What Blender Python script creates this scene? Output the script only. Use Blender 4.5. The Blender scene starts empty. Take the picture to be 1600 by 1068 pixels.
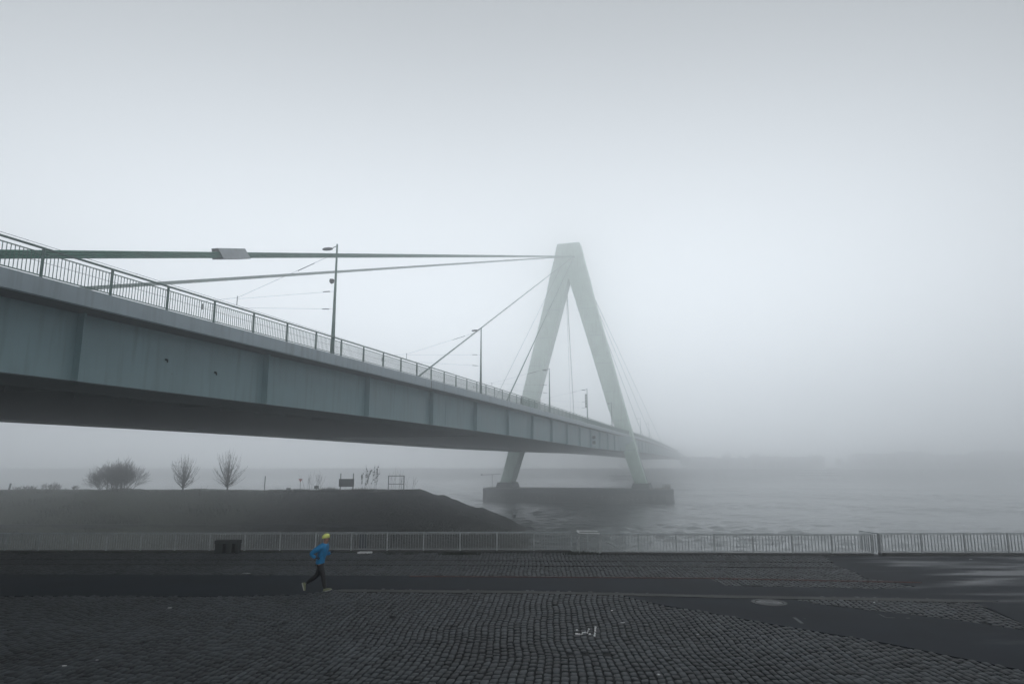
import bpy, math, random
import numpy as np
from mathutils import Vector, Matrix
R = math.radians
rnd = random.Random(7)
sc = bpy.context.scene
C = sc.collection

# ------------------------------------------------------------------ camera
HC = 4.1; F = 1067.0; P = R(10.0)
cam = bpy.data.cameras.new('camera'); co = bpy.data.objects.new('camera', cam); C.objects.link(co)
cam.sensor_width = 36; cam.lens = 36 * F / 1600; cam.clip_end = 6000; cam.clip_start = .1
co.location = (0, 0, HC); co.rotation_euler = (R(90) + P, 0, 0)
sc.camera = co

# ------------------------------------------------------------------ sky
SUN_EL, SUN_AZ = R(48), R(160)          # azimuth measured from +Y towards +X
w = bpy.data.worlds.new('World'); sc.world = w; w.use_nodes = True
nt = w.node_tree; nt.nodes.clear()
wo = nt.nodes.new('ShaderNodeOutputWorld'); bg = nt.nodes.new('ShaderNodeBackground')
sky = nt.nodes.new('ShaderNodeTexSky'); sky.sky_type = 'NISHITA'; sky.sun_disc = False
sky.sun_elevation = SUN_EL; sky.sun_rotation = SUN_AZ; sky.air_density = 1.0; sky.dust_density = 4.0
hs = nt.nodes.new('ShaderNodeHueSaturation'); hs.inputs['Saturation'].default_value = .22
mx = nt.nodes.new('ShaderNodeMix'); mx.data_type = 'RGBA'
mx.inputs[0].default_value = .93
mx.inputs[7].default_value = (6.32, 6.75, 7.15, 1)       # even cloud cover over the clear-sky model
nt.links.new(sky.outputs[0], hs.inputs['Color']); nt.links.new(hs.outputs[0], mx.inputs[6])
# a soft glow put into the sky low ahead, away from the sun
tc = nt.nodes.new('ShaderNodeTexCoord'); dp = nt.nodes.new('ShaderNodeVectorMath'); dp.operation = 'DOT_PRODUCT'
sd = Vector((math.cos(SUN_EL) * math.sin(SUN_AZ), math.cos(SUN_EL) * math.cos(SUN_AZ), math.sin(SUN_EL)))
gd = Vector((math.sin(R(-4)) * math.cos(R(17)), math.cos(R(-4)) * math.cos(R(17)), math.sin(R(17))))
dp.inputs[1].default_value = gd
nm = nt.nodes.new('ShaderNodeVectorMath'); nm.operation = 'NORMALIZE'
nt.links.new(tc.outputs['Generated'], nm.inputs[0]); nt.links.new(nm.outputs[0], dp.inputs[0])
mr = nt.nodes.new('ShaderNodeMapRange'); mr.interpolation_type = 'SMOOTHSTEP'
mr.inputs[1].default_value = .35; mr.inputs[2].default_value = 1.0; mr.inputs[3].default_value = .47; mr.inputs[4].default_value = 1.28
nt.links.new(dp.outputs['Value'], mr.inputs[0])
vm = nt.nodes.new('ShaderNodeVectorMath'); vm.operation = 'SCALE'
sz = nt.nodes.new('ShaderNodeSeparateXYZ'); nt.links.new(nm.outputs[0], sz.inputs[0])
m3 = nt.nodes.new('ShaderNodeMapRange'); m3.interpolation_type = 'SMOOTHSTEP'      # thick fog bank: brightest low down, greyer overhead
m3.inputs[1].default_value = .05; m3.inputs[2].default_value = .75; m3.inputs[3].default_value = 1.42; m3.inputs[4].default_value = .52
nt.links.new(sz.outputs[2], m3.inputs[0]); mm = nt.nodes.new('ShaderNodeMath'); mm.operation = 'MULTIPLY'
nt.links.new(mr.outputs[0], mm.inputs[0]); nt.links.new(m3.outputs[0], mm.inputs[1])
nt.links.new(mx.outputs[2], vm.inputs[0]); nt.links.new(mm.outputs[0], vm.inputs['Scale'])
nt.links.new(vm.outputs[0], bg.inputs[0]); bg.inputs[1].default_value = .11
nt.links.new(bg.outputs[0], wo.inputs[0])
# ------------------------------------------------------------------ sun behind the fog
sl = bpy.data.lights.new('sun', 'SUN'); so = bpy.data.objects.new('sun', sl); C.objects.link(so)
sl.energy = .5; sl.angle = R(30); sl.color = (1, .97, .92)
so.rotation_euler = sd.to_track_quat('Z', 'Y').to_euler(); so.location = (0, 0, 120)
sc.view_settings.view_transform = 'Standard'; sc.view_settings.look = 'None'
sc.view_settings.gamma = 1; sc.view_settings.exposure = 0.0
sc.cycles.volume_bounces = 12; sc.cycles.max_bounces = 14
HAZE_DENSITY = .0049; HAZE_COLOR = (.985, .99, .995, 1); HAZE_G = .92

# ------------------------------------------------------------------ helpers
def ray(px, py):
    x = (px - 800) / F; z = (534 - py) / F
    return np.array([x, math.cos(P) - z * math.sin(P), math.sin(P) + z * math.cos(P)])
def zg(x): return .009 * x
def G(px, py):                          # a point of the quay seen at this pixel
    r = ray(px, py); t = -HC / (r[2] - .009 * r[0]); q = r * t
    return (q[0], q[1], q[2] + HC)
def on_z(px, py, z):
    r = ray(px, py); t = (z - HC) / r[2]; q = r * t; return (q[0], q[1], z)
TH = math.atan(315 / 1083.4)
BV = np.array([math.sin(TH), math.cos(TH), 0.]); NV = np.array([-math.cos(TH), math.sin(TH), 0.])
def bp(s, l, z): return tuple(BV * s + NV * l + np.array([0, 0, z]))
def lerp(tab, s):
    return float(np.interp(s, [a for a, b in tab], [b for a, b in tab]))

ORG = {}
def tag(o, label=None, cat=None, group=None, kind=None):
    if label: o['label'] = label
    if cat: o['category'] = cat
    if group: o['group'] = group
    if kind: o['kind'] = kind
    return o
def thing(name, label, cat, loc, group=None, rz=0):
    o = bpy.data.objects.new(name, None); C.objects.link(o); o.location = loc; o.rotation_euler = (0, 0, rz)
    o.empty_display_size = .2
    ORG[o.name] = tuple(loc); return tag(o, label, cat, group)
def copy_tree(o, parent=None):
    c = o.copy(); C.objects.link(c)
    if parent: c.parent = parent
    for ch in [x for x in bpy.data.objects if x.parent == o]: copy_tree(ch, c)
    return c

class MB:
    def __init__(s): s.v = []; s.f = []; s.m = []
    def add(s, vs, fs, mi=0):
        n = len(s.v); s.v += [tuple(map(float, p)) for p in vs]; s.f += [tuple(n + i for i in f) for f in fs]; s.m += [mi] * len(fs)
    def hexa(s, p, mi=0):               # 8 points: bottom ring 0-3, top ring 4-7
        s.add(p, [(3, 2, 1, 0), (4, 5, 6, 7), (0, 1, 5, 4), (1, 2, 6, 5), (2, 3, 7, 6), (3, 0, 4, 7)], mi)
    def box(s, x0, x1, y0, y1, z0, z1, mi=0, T=None):
        p = [(x0, y0, z0), (x1, y0, z0), (x1, y1, z0), (x0, y1, z0), (x0, y0, z1), (x1, y0, z1), (x1, y1, z1), (x0, y1, z1)]
        if T: p = [tuple(T @ Vector(q)) for q in p]
        s.hexa(p, mi)
    def tube(s, pts, rads, n=8, mi=0, cap=True):
        pts = [Vector(p) for p in pts]
        if not hasattr(rads, '__len__'): rads = [rads] * len(pts)
        base = len(s.v); k = len(pts); up = None
        for i, p in enumerate(pts):
            d = (pts[min(i + 1, k - 1)] - pts[max(i - 1, 0)]).normalized()
            a = d.orthogonal().normalized() if up is None else (up - d * up.dot(d)).normalized()
            up = a; b = d.cross(a)
            for j in range(n):
                t = 2 * math.pi * j / n
                s.v.append(tuple(p + (a * math.cos(t) + b * math.sin(t)) * rads[i]))
        for i in range(k - 1):
            for j in range(n):
                a0 = base + i * n + j; a1 = base + i * n + (j + 1) % n
                s.f.append((a0, a1, a1 + n, a0 + n)); s.m.append(mi)
        if cap:
            s.f.append(tuple(base + j for j in range(n))[::-1]); s.m.append(mi)
            s.f.append(tuple(base + (k - 1) * n + j for j in range(n))); s.m.append(mi)
    def bar(s, a, b, wx, wy, mi=0, up=(0, 0, 1)):    # rectangular bar
        a, b = Vector(a), Vector(b); d = (b - a).normalized(); u = Vector(up)
        if abs(d.dot(u)) > .98: u = Vector((1, 0, 0))
        r = d.cross(u).normalized(); u = r.cross(d).normalized()
        p = []
        for q in (a, b):
            p += [q - r * wx / 2 - u * wy / 2, q + r * wx / 2 - u * wy / 2, q + r * wx / 2 + u * wy / 2, q - r * wx / 2 + u * wy / 2]
        s.hexa(p, mi)
    def sweep(s, secs, mi=0, closed=True, caps=True):   # list of rings with equal counts
        n = len(secs[0]); base = len(s.v)
        for r in secs: s.v += [tuple(map(float, p)) for p in r]
        for i in range(len(secs) - 1):
            for j in range(n if closed else n - 1):
                a0 = base + i * n + j; a1 = base + i * n + (j + 1) % n
                s.f.append((a0, a1, a1 + n, a0 + n)); s.m.append(mi)
        if caps and closed:
            s.f.append(tuple(base + j for j in range(n))[::-1]); s.m.append(mi)
            s.f.append(tuple(base + (len(secs) - 1) * n + j for j in range(n))); s.m.append(mi)
    def build(s, name, mats, parent=None, org=None, smooth=False):
        if not isinstance(mats, (list, tuple)): mats = [mats]
        if parent is not None: og = ORG[parent.name]
        elif org is not None: og = org
        else:
            a = np.array(s.v); og = ((a[:, 0].min() + a[:, 0].max()) / 2, (a[:, 1].min() + a[:, 1].max()) / 2, a[:, 2].min())
        me = bpy.data.meshes.new(name)
        me.from_pydata([(p[0] - og[0], p[1] - og[1], p[2] - og[2]) for p in s.v], [], s.f)
        for m in mats: me.materials.append(m)
        if len(mats) > 1: me.polygons.foreach_set('material_index', s.m)
        if smooth: me.polygons.foreach_set('use_smooth', [True] * len(s.f))
        me.update()
        o = bpy.data.objects.new(name, me); C.objects.link(o)
        if parent is not None: o.parent = parent
        else: o.location = og
        ORG[o.name] = og
        return o

def mat(name, col, rough=.6, var=.15, scale=2., bump=0., bscale=20., metal=0., col2=None, stretch=(1, 1, 1), detail=6, spec=.5, rvar=0., dist=.02, coord='Object'):
    m = bpy.data.materials.new(name); m.use_nodes = True; n = m.node_tree; b = n.nodes['Principled BSDF']
    b.inputs['Roughness'].default_value = rough; b.inputs['Metallic'].default_value = metal
    b.inputs['Specular IOR Level'].default_value = spec
    g = n.nodes.new('ShaderNodeNewGeometry')
    mp = n.nodes.new('ShaderNodeVectorMath'); mp.operation = 'MULTIPLY'; mp.inputs[1].default_value = stretch
    n.links.new(g.outputs['Position'], mp.inputs[0])
    t = n.nodes.new('ShaderNodeTexNoise'); t.inputs['Scale'].default_value = scale; t.inputs['Detail'].default_value = detail
    t.inputs['Roughness'].default_value = .62
    n.links.new(mp.outputs[0], t.inputs['Vector'])
    cr = n.nodes.new('ShaderNodeValToRGB'); n.links.new(t.outputs['Fac'], cr.inputs[0])
    cr.color_ramp.elements[0].position = .3; cr.color_ramp.elements[1].position = .7
    c2 = col2 or tuple(c * (1 + var) for c in col); c1 = tuple(c * (1 - var) for c in col) if not col2 else col
    cr.color_ramp.elements[0].color = (*c1, 1); cr.color_ramp.elements[1].color = (*c2, 1)
    n.links.new(cr.outputs[0], b.inputs['Base Color'])
    if rvar:
        r = n.nodes.new('ShaderNodeMapRange'); r.inputs[1].default_value = .35; r.inputs[2].default_value = .65
        r.inputs[3].default_value = max(.03, rough - rvar); r.inputs[4].default_value = min(1, rough + rvar)
        n.links.new(t.outputs['Fac'], r.inputs[0]); n.links.new(r.outputs[0], b.inputs['Roughness'])
    if bump:
        t2 = n.nodes.new('ShaderNodeTexNoise'); t2.inputs['Scale'].default_value = bscale; t2.inputs['Detail'].default_value = 5
        n.links.new(mp.outputs[0], t2.inputs['Vector'])
        bm = n.nodes.new('ShaderNodeBump'); bm.inputs['Strength'].default_value = bump; bm.inputs['Distance'].default_value = dist
        n.links.new(t2.outputs['Fac'], bm.inputs['Height']); n.links.new(bm.outputs[0], b.inputs['Normal'])
    return m

def painted(name, col, rust=.5, streak=(.5, .5, .06), rough=.45):
    """weathered bridge paint with vertical dirt runs and small rust specks"""
    m = mat(name, col, rough, .10, .35, bump=.15, bscale=3, rvar=.1)
    n = m.node_tree; b = n.nodes['Principled BSDF']; src = b.inputs['Base Color'].links[0].from_socket
    g = n.nodes.new('ShaderNodeNewGeometry'); mp = n.nodes.new('ShaderNodeVectorMath'); mp.operation = 'MULTIPLY'
    mp.inputs[1].default_value = (2.2, 2.2, .18); n.links.new(g.outputs['Position'], mp.inputs[0])
    t = n.nodes.new('ShaderNodeTexNoise'); t.inputs['Scale'].default_value = 1.3; t.inputs['Detail'].default_value = 6
    n.links.new(mp.outputs[0], t.inputs['Vector'])
    r = n.nodes.new('ShaderNodeMapRange'); r.inputs[1].default_value = .5; r.inputs[2].default_value = .78; r.inputs[3].default_value = 0; r.inputs[4].default_value = .45
    n.links.new(t.outputs['Fac'], r.inputs[0])
    mi = n.nodes.new('ShaderNodeMix'); mi.data_type = 'RGBA'; n.links.new(r.outputs[0], mi.inputs[0]); n.links.new(src, mi.inputs[6])
    mi.inputs[7].default_value = (col[0] * .45, col[1] * .45, col[2] * .43, 1)
    v = n.nodes.new('ShaderNodeTexNoise'); v.inputs['Scale'].default_value = 2.6; v.inputs['Detail'].default_value = 3
    n.links.new(g.outputs['Position'], v.inputs['Vector'])
    r2 = n.nodes.new('ShaderNodeMapRange'); r2.inputs[1].default_value = .755; r2.inputs[2].default_value = .79; r2.inputs[3].default_value = 0; r2.inputs[4].default_value = rust
    n.links.new(v.outputs['Fac'], r2.inputs[0])
    m2 = n.nodes.new('ShaderNodeMix'); m2.data_type = 'RGBA'; n.links.new(r2.outputs[0], m2.inputs[0]); n.links.new(mi.outputs[2], m2.inputs[6])
    m2.inputs[7].default_value = (.05, .035, .03, 1)
    n.links.new(m2.outputs[2], b.inputs['Base Color']); return m

M = {}
M['web'] = painted('green_bridge_paint', (.29, .42, .45))
M['soffit'] = mat('shaded_green_paint', (.018, .026, .028), .6, .2, .3)  # bridge green with the shade under the deck put into its colour
M['fascia'] = painted('grey_concrete_fascia', (.37, .45, .50), .3)
M['railpaint'] = mat('green_railing_paint', (.08, .165, .145), .5, .2, 3)
M['pylon'] = painted('pale_green_pylon_paint', (.56, .76, .65), .1)
M['cable'] = mat('green_cable', (.045, .20, .145), .5, .2, 1)
M['cable_grey'] = mat('grey_cable', (.09, .19, .16), .5, .2, 1)
M['clamp'] = mat('grey_sheet_metal', (.38, .42, .45), .5, .12, 4, metal=.2)
M['black'] = mat('black_rubber', (.012, .013, .015), .7)
M['asphalt_deck'] = mat('deck_asphalt', (.05, .05, .052), .8)
M['lamp'] = mat('green_lamp_paint', (.07, .17, .14), .5)
M['lamphead'] = mat('lamp_housing', (.13, .15, .16), .45)
M['wire'] = mat('dark_wire', (.04, .045, .05), .5)
M['pier'] = mat('dark_pier_concrete', (.05, .058, .06), .85, .5, .8, bump=.6, bscale=1.5, col2=(.13, .14, .14), stretch=(1, 1, .35), dist=.1)
M['pier_top'] = mat('wet_pier_coping', (.045, .055, .058), .7, .3, 1)
M['rail_steel'] = mat('galvanised_rail', (.40, .43, .44), .55, .25, 6, bump=.05)
M['rail_top'] = mat('worn_top_rail', (.42, .46, .48), .35, .2, 3, metal=.4)
M['kerb'] = mat('granite_kerb', (.05, .053, .052), .8, .3, 3, bump=.3, bscale=15)
M['white'] = mat('white_paint', (.75, .77, .78), .5)
M['whiteplastic'] = mat('dull_white', (.5, .52, .53), .6)
M['bark'] = mat('dark_bark', (.035, .034, .034), .9, .3, 6)
M['twig'] = mat('grey_twig', (.06, .058, .055), .9, .3, 6)
M['sign_dark'] = mat('dark_sign_face', (.045, .052, .06), .6)
M['steel_dark'] = mat('dark_steel', (.03, .036, .04), .5, .2, 4)
M['red'] = mat('red_sign', (.55, .05, .03), .5)
M['weed'] = mat('withered_weeds', (.022, .028, .018), .95, .5, 6)
M['grass'] = mat('winter_grass', (.05, .06, .03), .95, .5, 4)
M['bank'] = mat('far_bank_wall', (.10, .11, .12), .9, .3, .2)
M['facade'] = mat('hazy_facade', (.22, .22, .22), .9, .2, .1)
M['facade_light'] = mat('pale_facade', (.45, .46, .46), .9, .2, .1)
M['window'] = mat('window_glass', (.03, .035, .04), .1)
M['roof'] = mat('slate_roof', (.06, .06, .065), .8)
M['crown'] = mat('winter_crown', (.05, .05, .045), .95, .3, .5)

# ------------------------------------------------------------------ water (the Rhine)
ZW = -8.6
def water_material():
    m = bpy.data.materials.new('river_water'); m.use_nodes = True; n = m.node_tree; b = n.nodes['Principled BSDF']
    b.inputs['Base Color'].default_value = (.14, .165, .17, 1); b.inputs['Roughness'].default_value = .10; b.inputs['IOR'].default_value = 1.33
    g = n.nodes.new('ShaderNodeNewGeometry'); prev = None
    for (sc_, st, di, de, rot) in ((1.1, (.8, 1.8, 1), .16, 4, .1),):
        mp = n.nodes.new('ShaderNodeMapping'); mp.inputs['Scale'].default_value = st; mp.inputs['Rotation'].default_value = (0, 0, rot)
        n.links.new(g.outputs['Position'], mp.inputs['Vector'])
        t = n.nodes.new('ShaderNodeTexNoise'); t.inputs['Scale'].default_value = sc_; t.inputs['Detail'].default_value = de; t.inputs['Distortion'].default_value = .5
        n.links.new(mp.outputs[0], t.inputs['Vector'])
        bm = n.nodes.new('ShaderNodeBump'); bm.inputs['Strength'].default_value = 1; bm.inputs['Distance'].default_value = di
        n.links.new(t.outputs['Fac'], bm.inputs['Height'])
        if prev: n.links.new(prev.outputs[0], bm.inputs['Normal'])
        prev = bm
    n.links.new(prev.outputs[0], b.inputs['Normal']); return m
U = np.linspace(-.86, .86, 520); YR = 58 * np.exp(np.arange(0, 2.358, .0036)); YR[-1] = 612
UU, YY = np.meshgrid(U, YR); XX = np.clip(UU * YY, -606, 606); wr = np.random.RandomState(9); ZZ = np.zeros_like(XX)
gust = .75 + .45 * np.sin(XX * .021 + YY * .05 + 1) * np.sin(XX * .013 - YY * .037) + .25 * np.sin(XX * .06 + .4) * np.sin(YY * .11)
for lam in np.geomspace(1.2, 7.5, 48):
    th = R(78) + wr.randn() * .55; k = 2 * math.pi / lam; s_ = .042
    fade = np.clip((lam / (YY * .0036) - 2.2) / 2, 0, 1)
    ZZ += fade * gust * s_ / k * np.sin(k * (XX * math.cos(th) + YY * math.sin(th)) + wr.rand() * 6.28 + .6 * np.sin(XX * .03 + YY * .02 + lam))
edge = (np.abs(UU) > .858) | (YY < 58.1) | (YY > 611); ZZ[edge] = 0
nr, ncl = XX.shape; V = np.stack([XX, YY, ZZ + ZW], 2).reshape(-1, 3)
ext = np.array([(-606, 33, ZW), (606, 33, ZW), (-.86 * 58, 58, ZW), (.86 * 58, 58, ZW), (-606, 612, ZW), (606, 612, ZW)])
i0 = (np.arange(nr - 1)[:, None] * ncl + np.arange(ncl - 1)[None]).reshape(-1)
Fw = np.stack([i0, i0 + 1, i0 + 1 + ncl, i0 + ncl], 1)
me = bpy.data.meshes.new('river_water')
kk = [i for i in range(nr) if XX[i, 0] <= -605.9]; kl = kk[0] if kk else nr - 1
faces = [tuple(f) for f in Fw.tolist()]; nb_ = len(V)
faces += [(nb_, nb_ + 1, ncl - 1, 0)] + [(nb_, i * ncl, (i + 1) * ncl) for i in range(nr - 1)][::1] + [(nb_ + 1, (i + 2) * ncl - 1, (i + 1) * ncl - 1) for i in range(nr - 1)]
faces[-2 * (nr - 1):-(nr - 1)] = [(nb_, i * ncl, (i + 1) * ncl) for i in range(nr - 1)]
me.from_pydata(np.concatenate([V, ext[:2]]).tolist(), [], faces); me.polygons.foreach_set('use_smooth', [True] * len(faces)); me.validate()
me.materials.append(water_material()); wo_ = bpy.data.objects.new('river_water', me); C.objects.link(wo_); tag(wo_, kind='structure')

# ------------------------------------------------------------------ quay ground
FL0 = np.array(G(0, 863)); FL1 = np.array(G(893, 863)); FR0 = np.array(G(903, 865.5)); FR1 = np.array(G(1599, 868))
def fence_y(x):
    if x < FL1[0]: return FL1[1] + (x - FL1[0]) * (FL1[1] - FL0[1]) / (FL1[0] - FL0[0])
    return FR0[1] + (x - FR0[0]) * (FR1[1] - FR0[1]) / (FR1[0] - FR0[0])
M['joint'] = mat('dark_joint_dirt', (.010, .012, .013), .95, .5, 8)
mb = MB()
X = np.linspace(-75, 75, 61)
for a, b in zip(X[:-1], X[1:]):
    for y0, y1 in ((-25, 10), (10, 26), (26, None)):
        ya = fence_y(a) + .45 if y1 is None else y1; yb = fence_y(b) + .45 if y1 is None else y1
        mb.add([(a, y0, zg(a)), (b, y0, zg(b)), (b, yb, zg(b)), (a, ya, zg(a))], [(0, 1, 2, 3)])
tag(mb.build('quay_ground', M['joint']), kind='structure')
mb = MB()
for a, b in zip(X[:-1], X[1:]):
    ya = fence_y(a) + .45; yb = fence_y(b) + .45
    mb.add([(a, ya, -10), (b, yb, -10), (b, yb, zg(b)), (a, ya, zg(a))], [(0, 1, 2, 3)])
tag(mb.build('quay_wall', mat('quay_stone', (.09, .095, .09), .9, .3, 1.5, bump=.5, bscale=3)), 'dark stone quay wall dropping to the river below the steel railing', 'quay wall', kind='structure')

def poly(pts): return [G(*p)[:2] for p in pts]
A1 = poly([(-260, 897), (0, 898), (300, 899), (800, 901), (1110, 904), (1118, 909), (1135, 916), (1390, 921), (1432, 917), (1396, 911), (1352, 904), (1335, 893), (1305, 884), (1290, 869), (1600, 869), (1990, 868), (1990, 1100), (1600, 976), (1560, 958), (1512, 938), (1130, 930.5), (800, 923), (532, 921), (505, 925), (470, 930), (330, 932.5), (0, 932), (-260, 934)])
A2 = poly([(968, 930), (1130, 932.5), (1232, 936.5), (1300, 948), (1400, 959), (1500, 971), (1600, 986), (1990, 1040), (1990, 1150), (1600, 1049), (1500, 1029), (1390, 1007), (1290, 990), (1200, 975), (1100, 957), (1040, 947), (1000, 939)])
KB = poly([(532, 922), (800, 924), (1130, 931.2), (1512, 938.5), (1560, 941), (1512, 942.5), (1130, 935.5), (968, 931.5), (800, 928), (532, 926)])
def wet(name, base, rough, extra):
    m = mat(name, base, rough, .35, .6, bump=.35, bscale=60, rvar=.0, dist=.004, spec=.25)
    n = m.node_tree; b = n.nodes['Principled BSDF']
    g = n.nodes.new('ShaderNodeNewGeometry')
    mp = n.nodes.new('ShaderNodeMapping'); mp.inputs['Scale'].default_value = (.28, 1.1, 1); n.links.new(g.outputs['Position'], mp.inputs['Vector'])
    t = n.nodes.new('ShaderNodeTexNoise'); t.inputs['Scale'].default_value = .8; t.inputs['Detail'].default_value = 5; n.links.new(mp.outputs[0], t.inputs['Vector'])
    sx = n.nodes.new('ShaderNodeSeparateXYZ'); n.links.new(g.outputs['Position'], sx.inputs[0])
    mx_ = n.nodes.new('ShaderNodeMapRange'); mx_.inputs[1].default_value = 8; mx_.inputs[2].default_value = 17; mx_.inputs[3].default_value = -.3; mx_.inputs[4].default_value = .10
    n.links.new(sx.outputs[0], mx_.inputs[0])
    ad = n.nodes.new('ShaderNodeMath'); ad.operation = 'ADD'; n.links.new(t.outputs['Fac'], ad.inputs[0]); n.links.new(mx_.outputs[0], ad.inputs[1])
    r = n.nodes.new('ShaderNodeMapRange'); r.inputs[1].default_value = .5; r.inputs[2].default_value = .68; r.inputs[3].default_value = rough; r.inputs[4].default_value = extra
    n.links.new(ad.outputs[0], r.inputs[0]); n.links.new(r.outputs[0], b.inputs['Roughness'])
    return m
M['asphalt'] = wet('damp_asphalt', (.010, .015, .022), .8, .36)
M['asphalt_l'] = mat('dark_asphalt', (.012, .015, .019), .85, .3, 1.2, bump=.3, bscale=70, dist=.004, spec=.2)
def sheet(name, pts, z, m, inner=1):
    me = bpy.data.meshes.new(name); import bmesh
    bm = bmesh.new(); vs = [bm.verts.new((x, y, zg(x) + z)) for x, y in pts]; f = bm.faces.new(vs)
    r = bmesh.ops.extrude_face_region(bm, geom=[f]); 
    for v in [e for e in r['geom'] if isinstance(e, bmesh.types.BMVert)]: v.co.z -= .05
    bmesh.ops.triangulate(bm, faces=bm.faces[:]); bmesh.ops.recalc_face_normals(bm, faces=bm.faces[:])
    bm.to_mesh(me); bm.free(); me.materials.append(m); o = bpy.data.objects.new(name, me); C.objects.link(o); return o
tag(sheet('path', A1, .034, M['asphalt']), kind='structure')
tag(sheet('road', A2, .031, M['asphalt']), kind='structure')
tag(sheet('kerb', KB, .045, M['kerb']), kind='structure')

# cobbles: one real stone per sett
def inpoly(px, py, pts):
    c = np.zeros(px.shape, bool); n = len(pts); j = n - 1
    for i in range(n):
        xi, yi = pts[i]; xj, yj = pts[j]
        k = ((yi > py) != (yj > py)) & (px < (xj - xi) * (py - yi) / (yj - yi + 1e-12) + xi); c ^= k; j = i
    return c
rs = np.random.RandomState(3)
W_, L_ = .158, .27
us = []; 
for i in range(-260, 261):
    u = i * W_; y = 9.5 + rs.rand() * L_
    n = int((37 - 9.5) / L_ * 1.15) + 8
    ls = L_ * (.78 + .5 * rs.rand(n)); yy = 9.5 - rs.rand() * L_ + np.cumsum(ls)
    us.append(np.stack([np.full(n, u), yy - ls / 2, ls, np.full(n, W_)], 1))
st = np.concatenate(us)
def warp(u, y):
    return u + .0645 * y + .10 * np.sin(y * .55 + u * .21) + .035 * np.sin(y * 1.3 + u * .5 + 1.3) + .015 * np.sin(y * 2.9 - u * 1.1) + .05 * np.sin(u * .7)
def warpy(u, y):
    return y + .16 * np.sin(u * .45 + y * .2) + .05 * np.sin(u * 2.1 + y * .6)
xc = warp(st[:, 0], st[:, 1]); yc = warpy(st[:, 0], st[:, 1])
fy = np.array([fence_y(x) for x in xc])
keep = (yc < fy - .1) & (yc > 10.2) & (np.abs(xc) < .86 * yc + 4.5)
keep &= ~inpoly(xc, yc, A1) & ~inpoly(xc, yc, A2) & ~inpoly(xc, yc, KB)
keep &= rs.rand(len(xc)) > .0015
st = st[keep]; n = len(st)
hw = W_ / 2 - .011 - .008 * rs.rand(n); hl = st[:, 2] / 2 - .012 - .008 * rs.rand(n)
big = .045 * (np.sin(xc[keep] * .8) * np.sin(yc[keep] * .6 + 1)) * .4
ht = .030 + .012 * rs.rand(n) + big * .5
tx = rs.randn(n) * .035; ty = rs.randn(n) * .03
V = np.zeros((n, 12, 3)); 
cor = [(-1, -1), (1, -1), (1, 1), (-1, 1)]
for k, (a, b) in enumerate(cor):
    jx = rs.randn(n) * .006; jy = rs.randn(n) * .010
    for lv, (ins, dz) in enumerate(((0, None), (.0, -.014), (.022, 0))):
        u = st[:, 0] + a * (hw - ins) + jx; y = st[:, 1] + b * (hl - ins) + jy
        x = warp(u, y); yy = warpy(u, y)
        z = .009 * x + (0 if dz is None else ht + dz + a * hw * tx + b * hl * ty)
        V[:, lv * 4 + k] = np.stack([x, yy, z], 1)
quads = []
for lv in (0, 1):
    for k in range(4):
        k2 = (k + 1) % 4; quads.append([lv * 4 + k, lv * 4 + k2, lv * 4 + 4 + k2, lv * 4 + 4 + k])
quads.append([8, 9, 10, 11]); quads = np.array(quads)
Fq = (quads[None] + (np.arange(n) * 12)[:, None, None]).reshape(-1)
me = bpy.data.meshes.new('cobblestone_paving'); me.vertices.add(n * 12); me.vertices.foreach_set('co', V.reshape(-1))
nf = n * 9; me.loops.add(nf * 4); me.loops.foreach_set('vertex_index', Fq.astype(np.int32)); me.polygons.add(nf)
me.polygons.foreach_set('loop_start', np.arange(nf, dtype=np.int32) * 4)
at = me.attributes.new('tone', 'FLOAT', 'POINT'); tone = np.repeat(rs.rand(n), 12); at.data.foreach_set('value', tone.astype(np.float32))
me.update(calc_edges=True); me.validate()
def cobble_material():
    m = mat('granite_setts', (.039, .046, .051), .6, .35, 14, bump=.4, bscale=45, rvar=.1, dist=.006, spec=.35)
    n = m.node_tree; b = n.nodes['Principled BSDF']; src = b.inputs['Base Color'].links[0].from_socket
    a = n.nodes.new('ShaderNodeAttribute'); a.attribute_name = 'tone'
    r = n.nodes.new('ShaderNodeMapRange'); r.inputs[3].default_value = .5; r.inputs[4].default_value = 1.45; n.links.new(a.outputs['Fac'], r.inputs[0])
    g = n.nodes.new('ShaderNodeNewGeometry'); t = n.nodes.new('ShaderNodeTexNoise'); t.inputs['Scale'].default_value = .35; t.inputs['Detail'].default_value = 4
    n.links.new(g.outputs['Position'], t.inputs['Vector'])
    r2 = n.nodes.new('ShaderNodeMapRange'); r2.inputs[1].default_value = .3; r2.inputs[2].default_value = .7; r2.inputs[3].default_value = .7; r2.inputs[4].default_value = 1.25; n.links.new(t.outputs['Fac'], r2.inputs[0])
    mu = n.nodes.new('ShaderNodeMath'); mu.operation = 'MULTIPLY'; n.links.new(r.outputs[0], mu.inputs[0]); n.links.new(r2.outputs[0], mu.inputs[1])
    v = n.nodes.new('ShaderNodeVectorMath'); v.operation = 'SCALE'; n.links.new(src, v.inputs[0]); n.links.new(mu.outputs[0], v.inputs['Scale'])
    n.links.new(v.outputs[0], b.inputs['Base Color']); return m
me.materials.append(cobble_material())
o = bpy.data.objects.new('cobblestone_paving', me); C.objects.link(o); tag(o, kind='structure')

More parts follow.
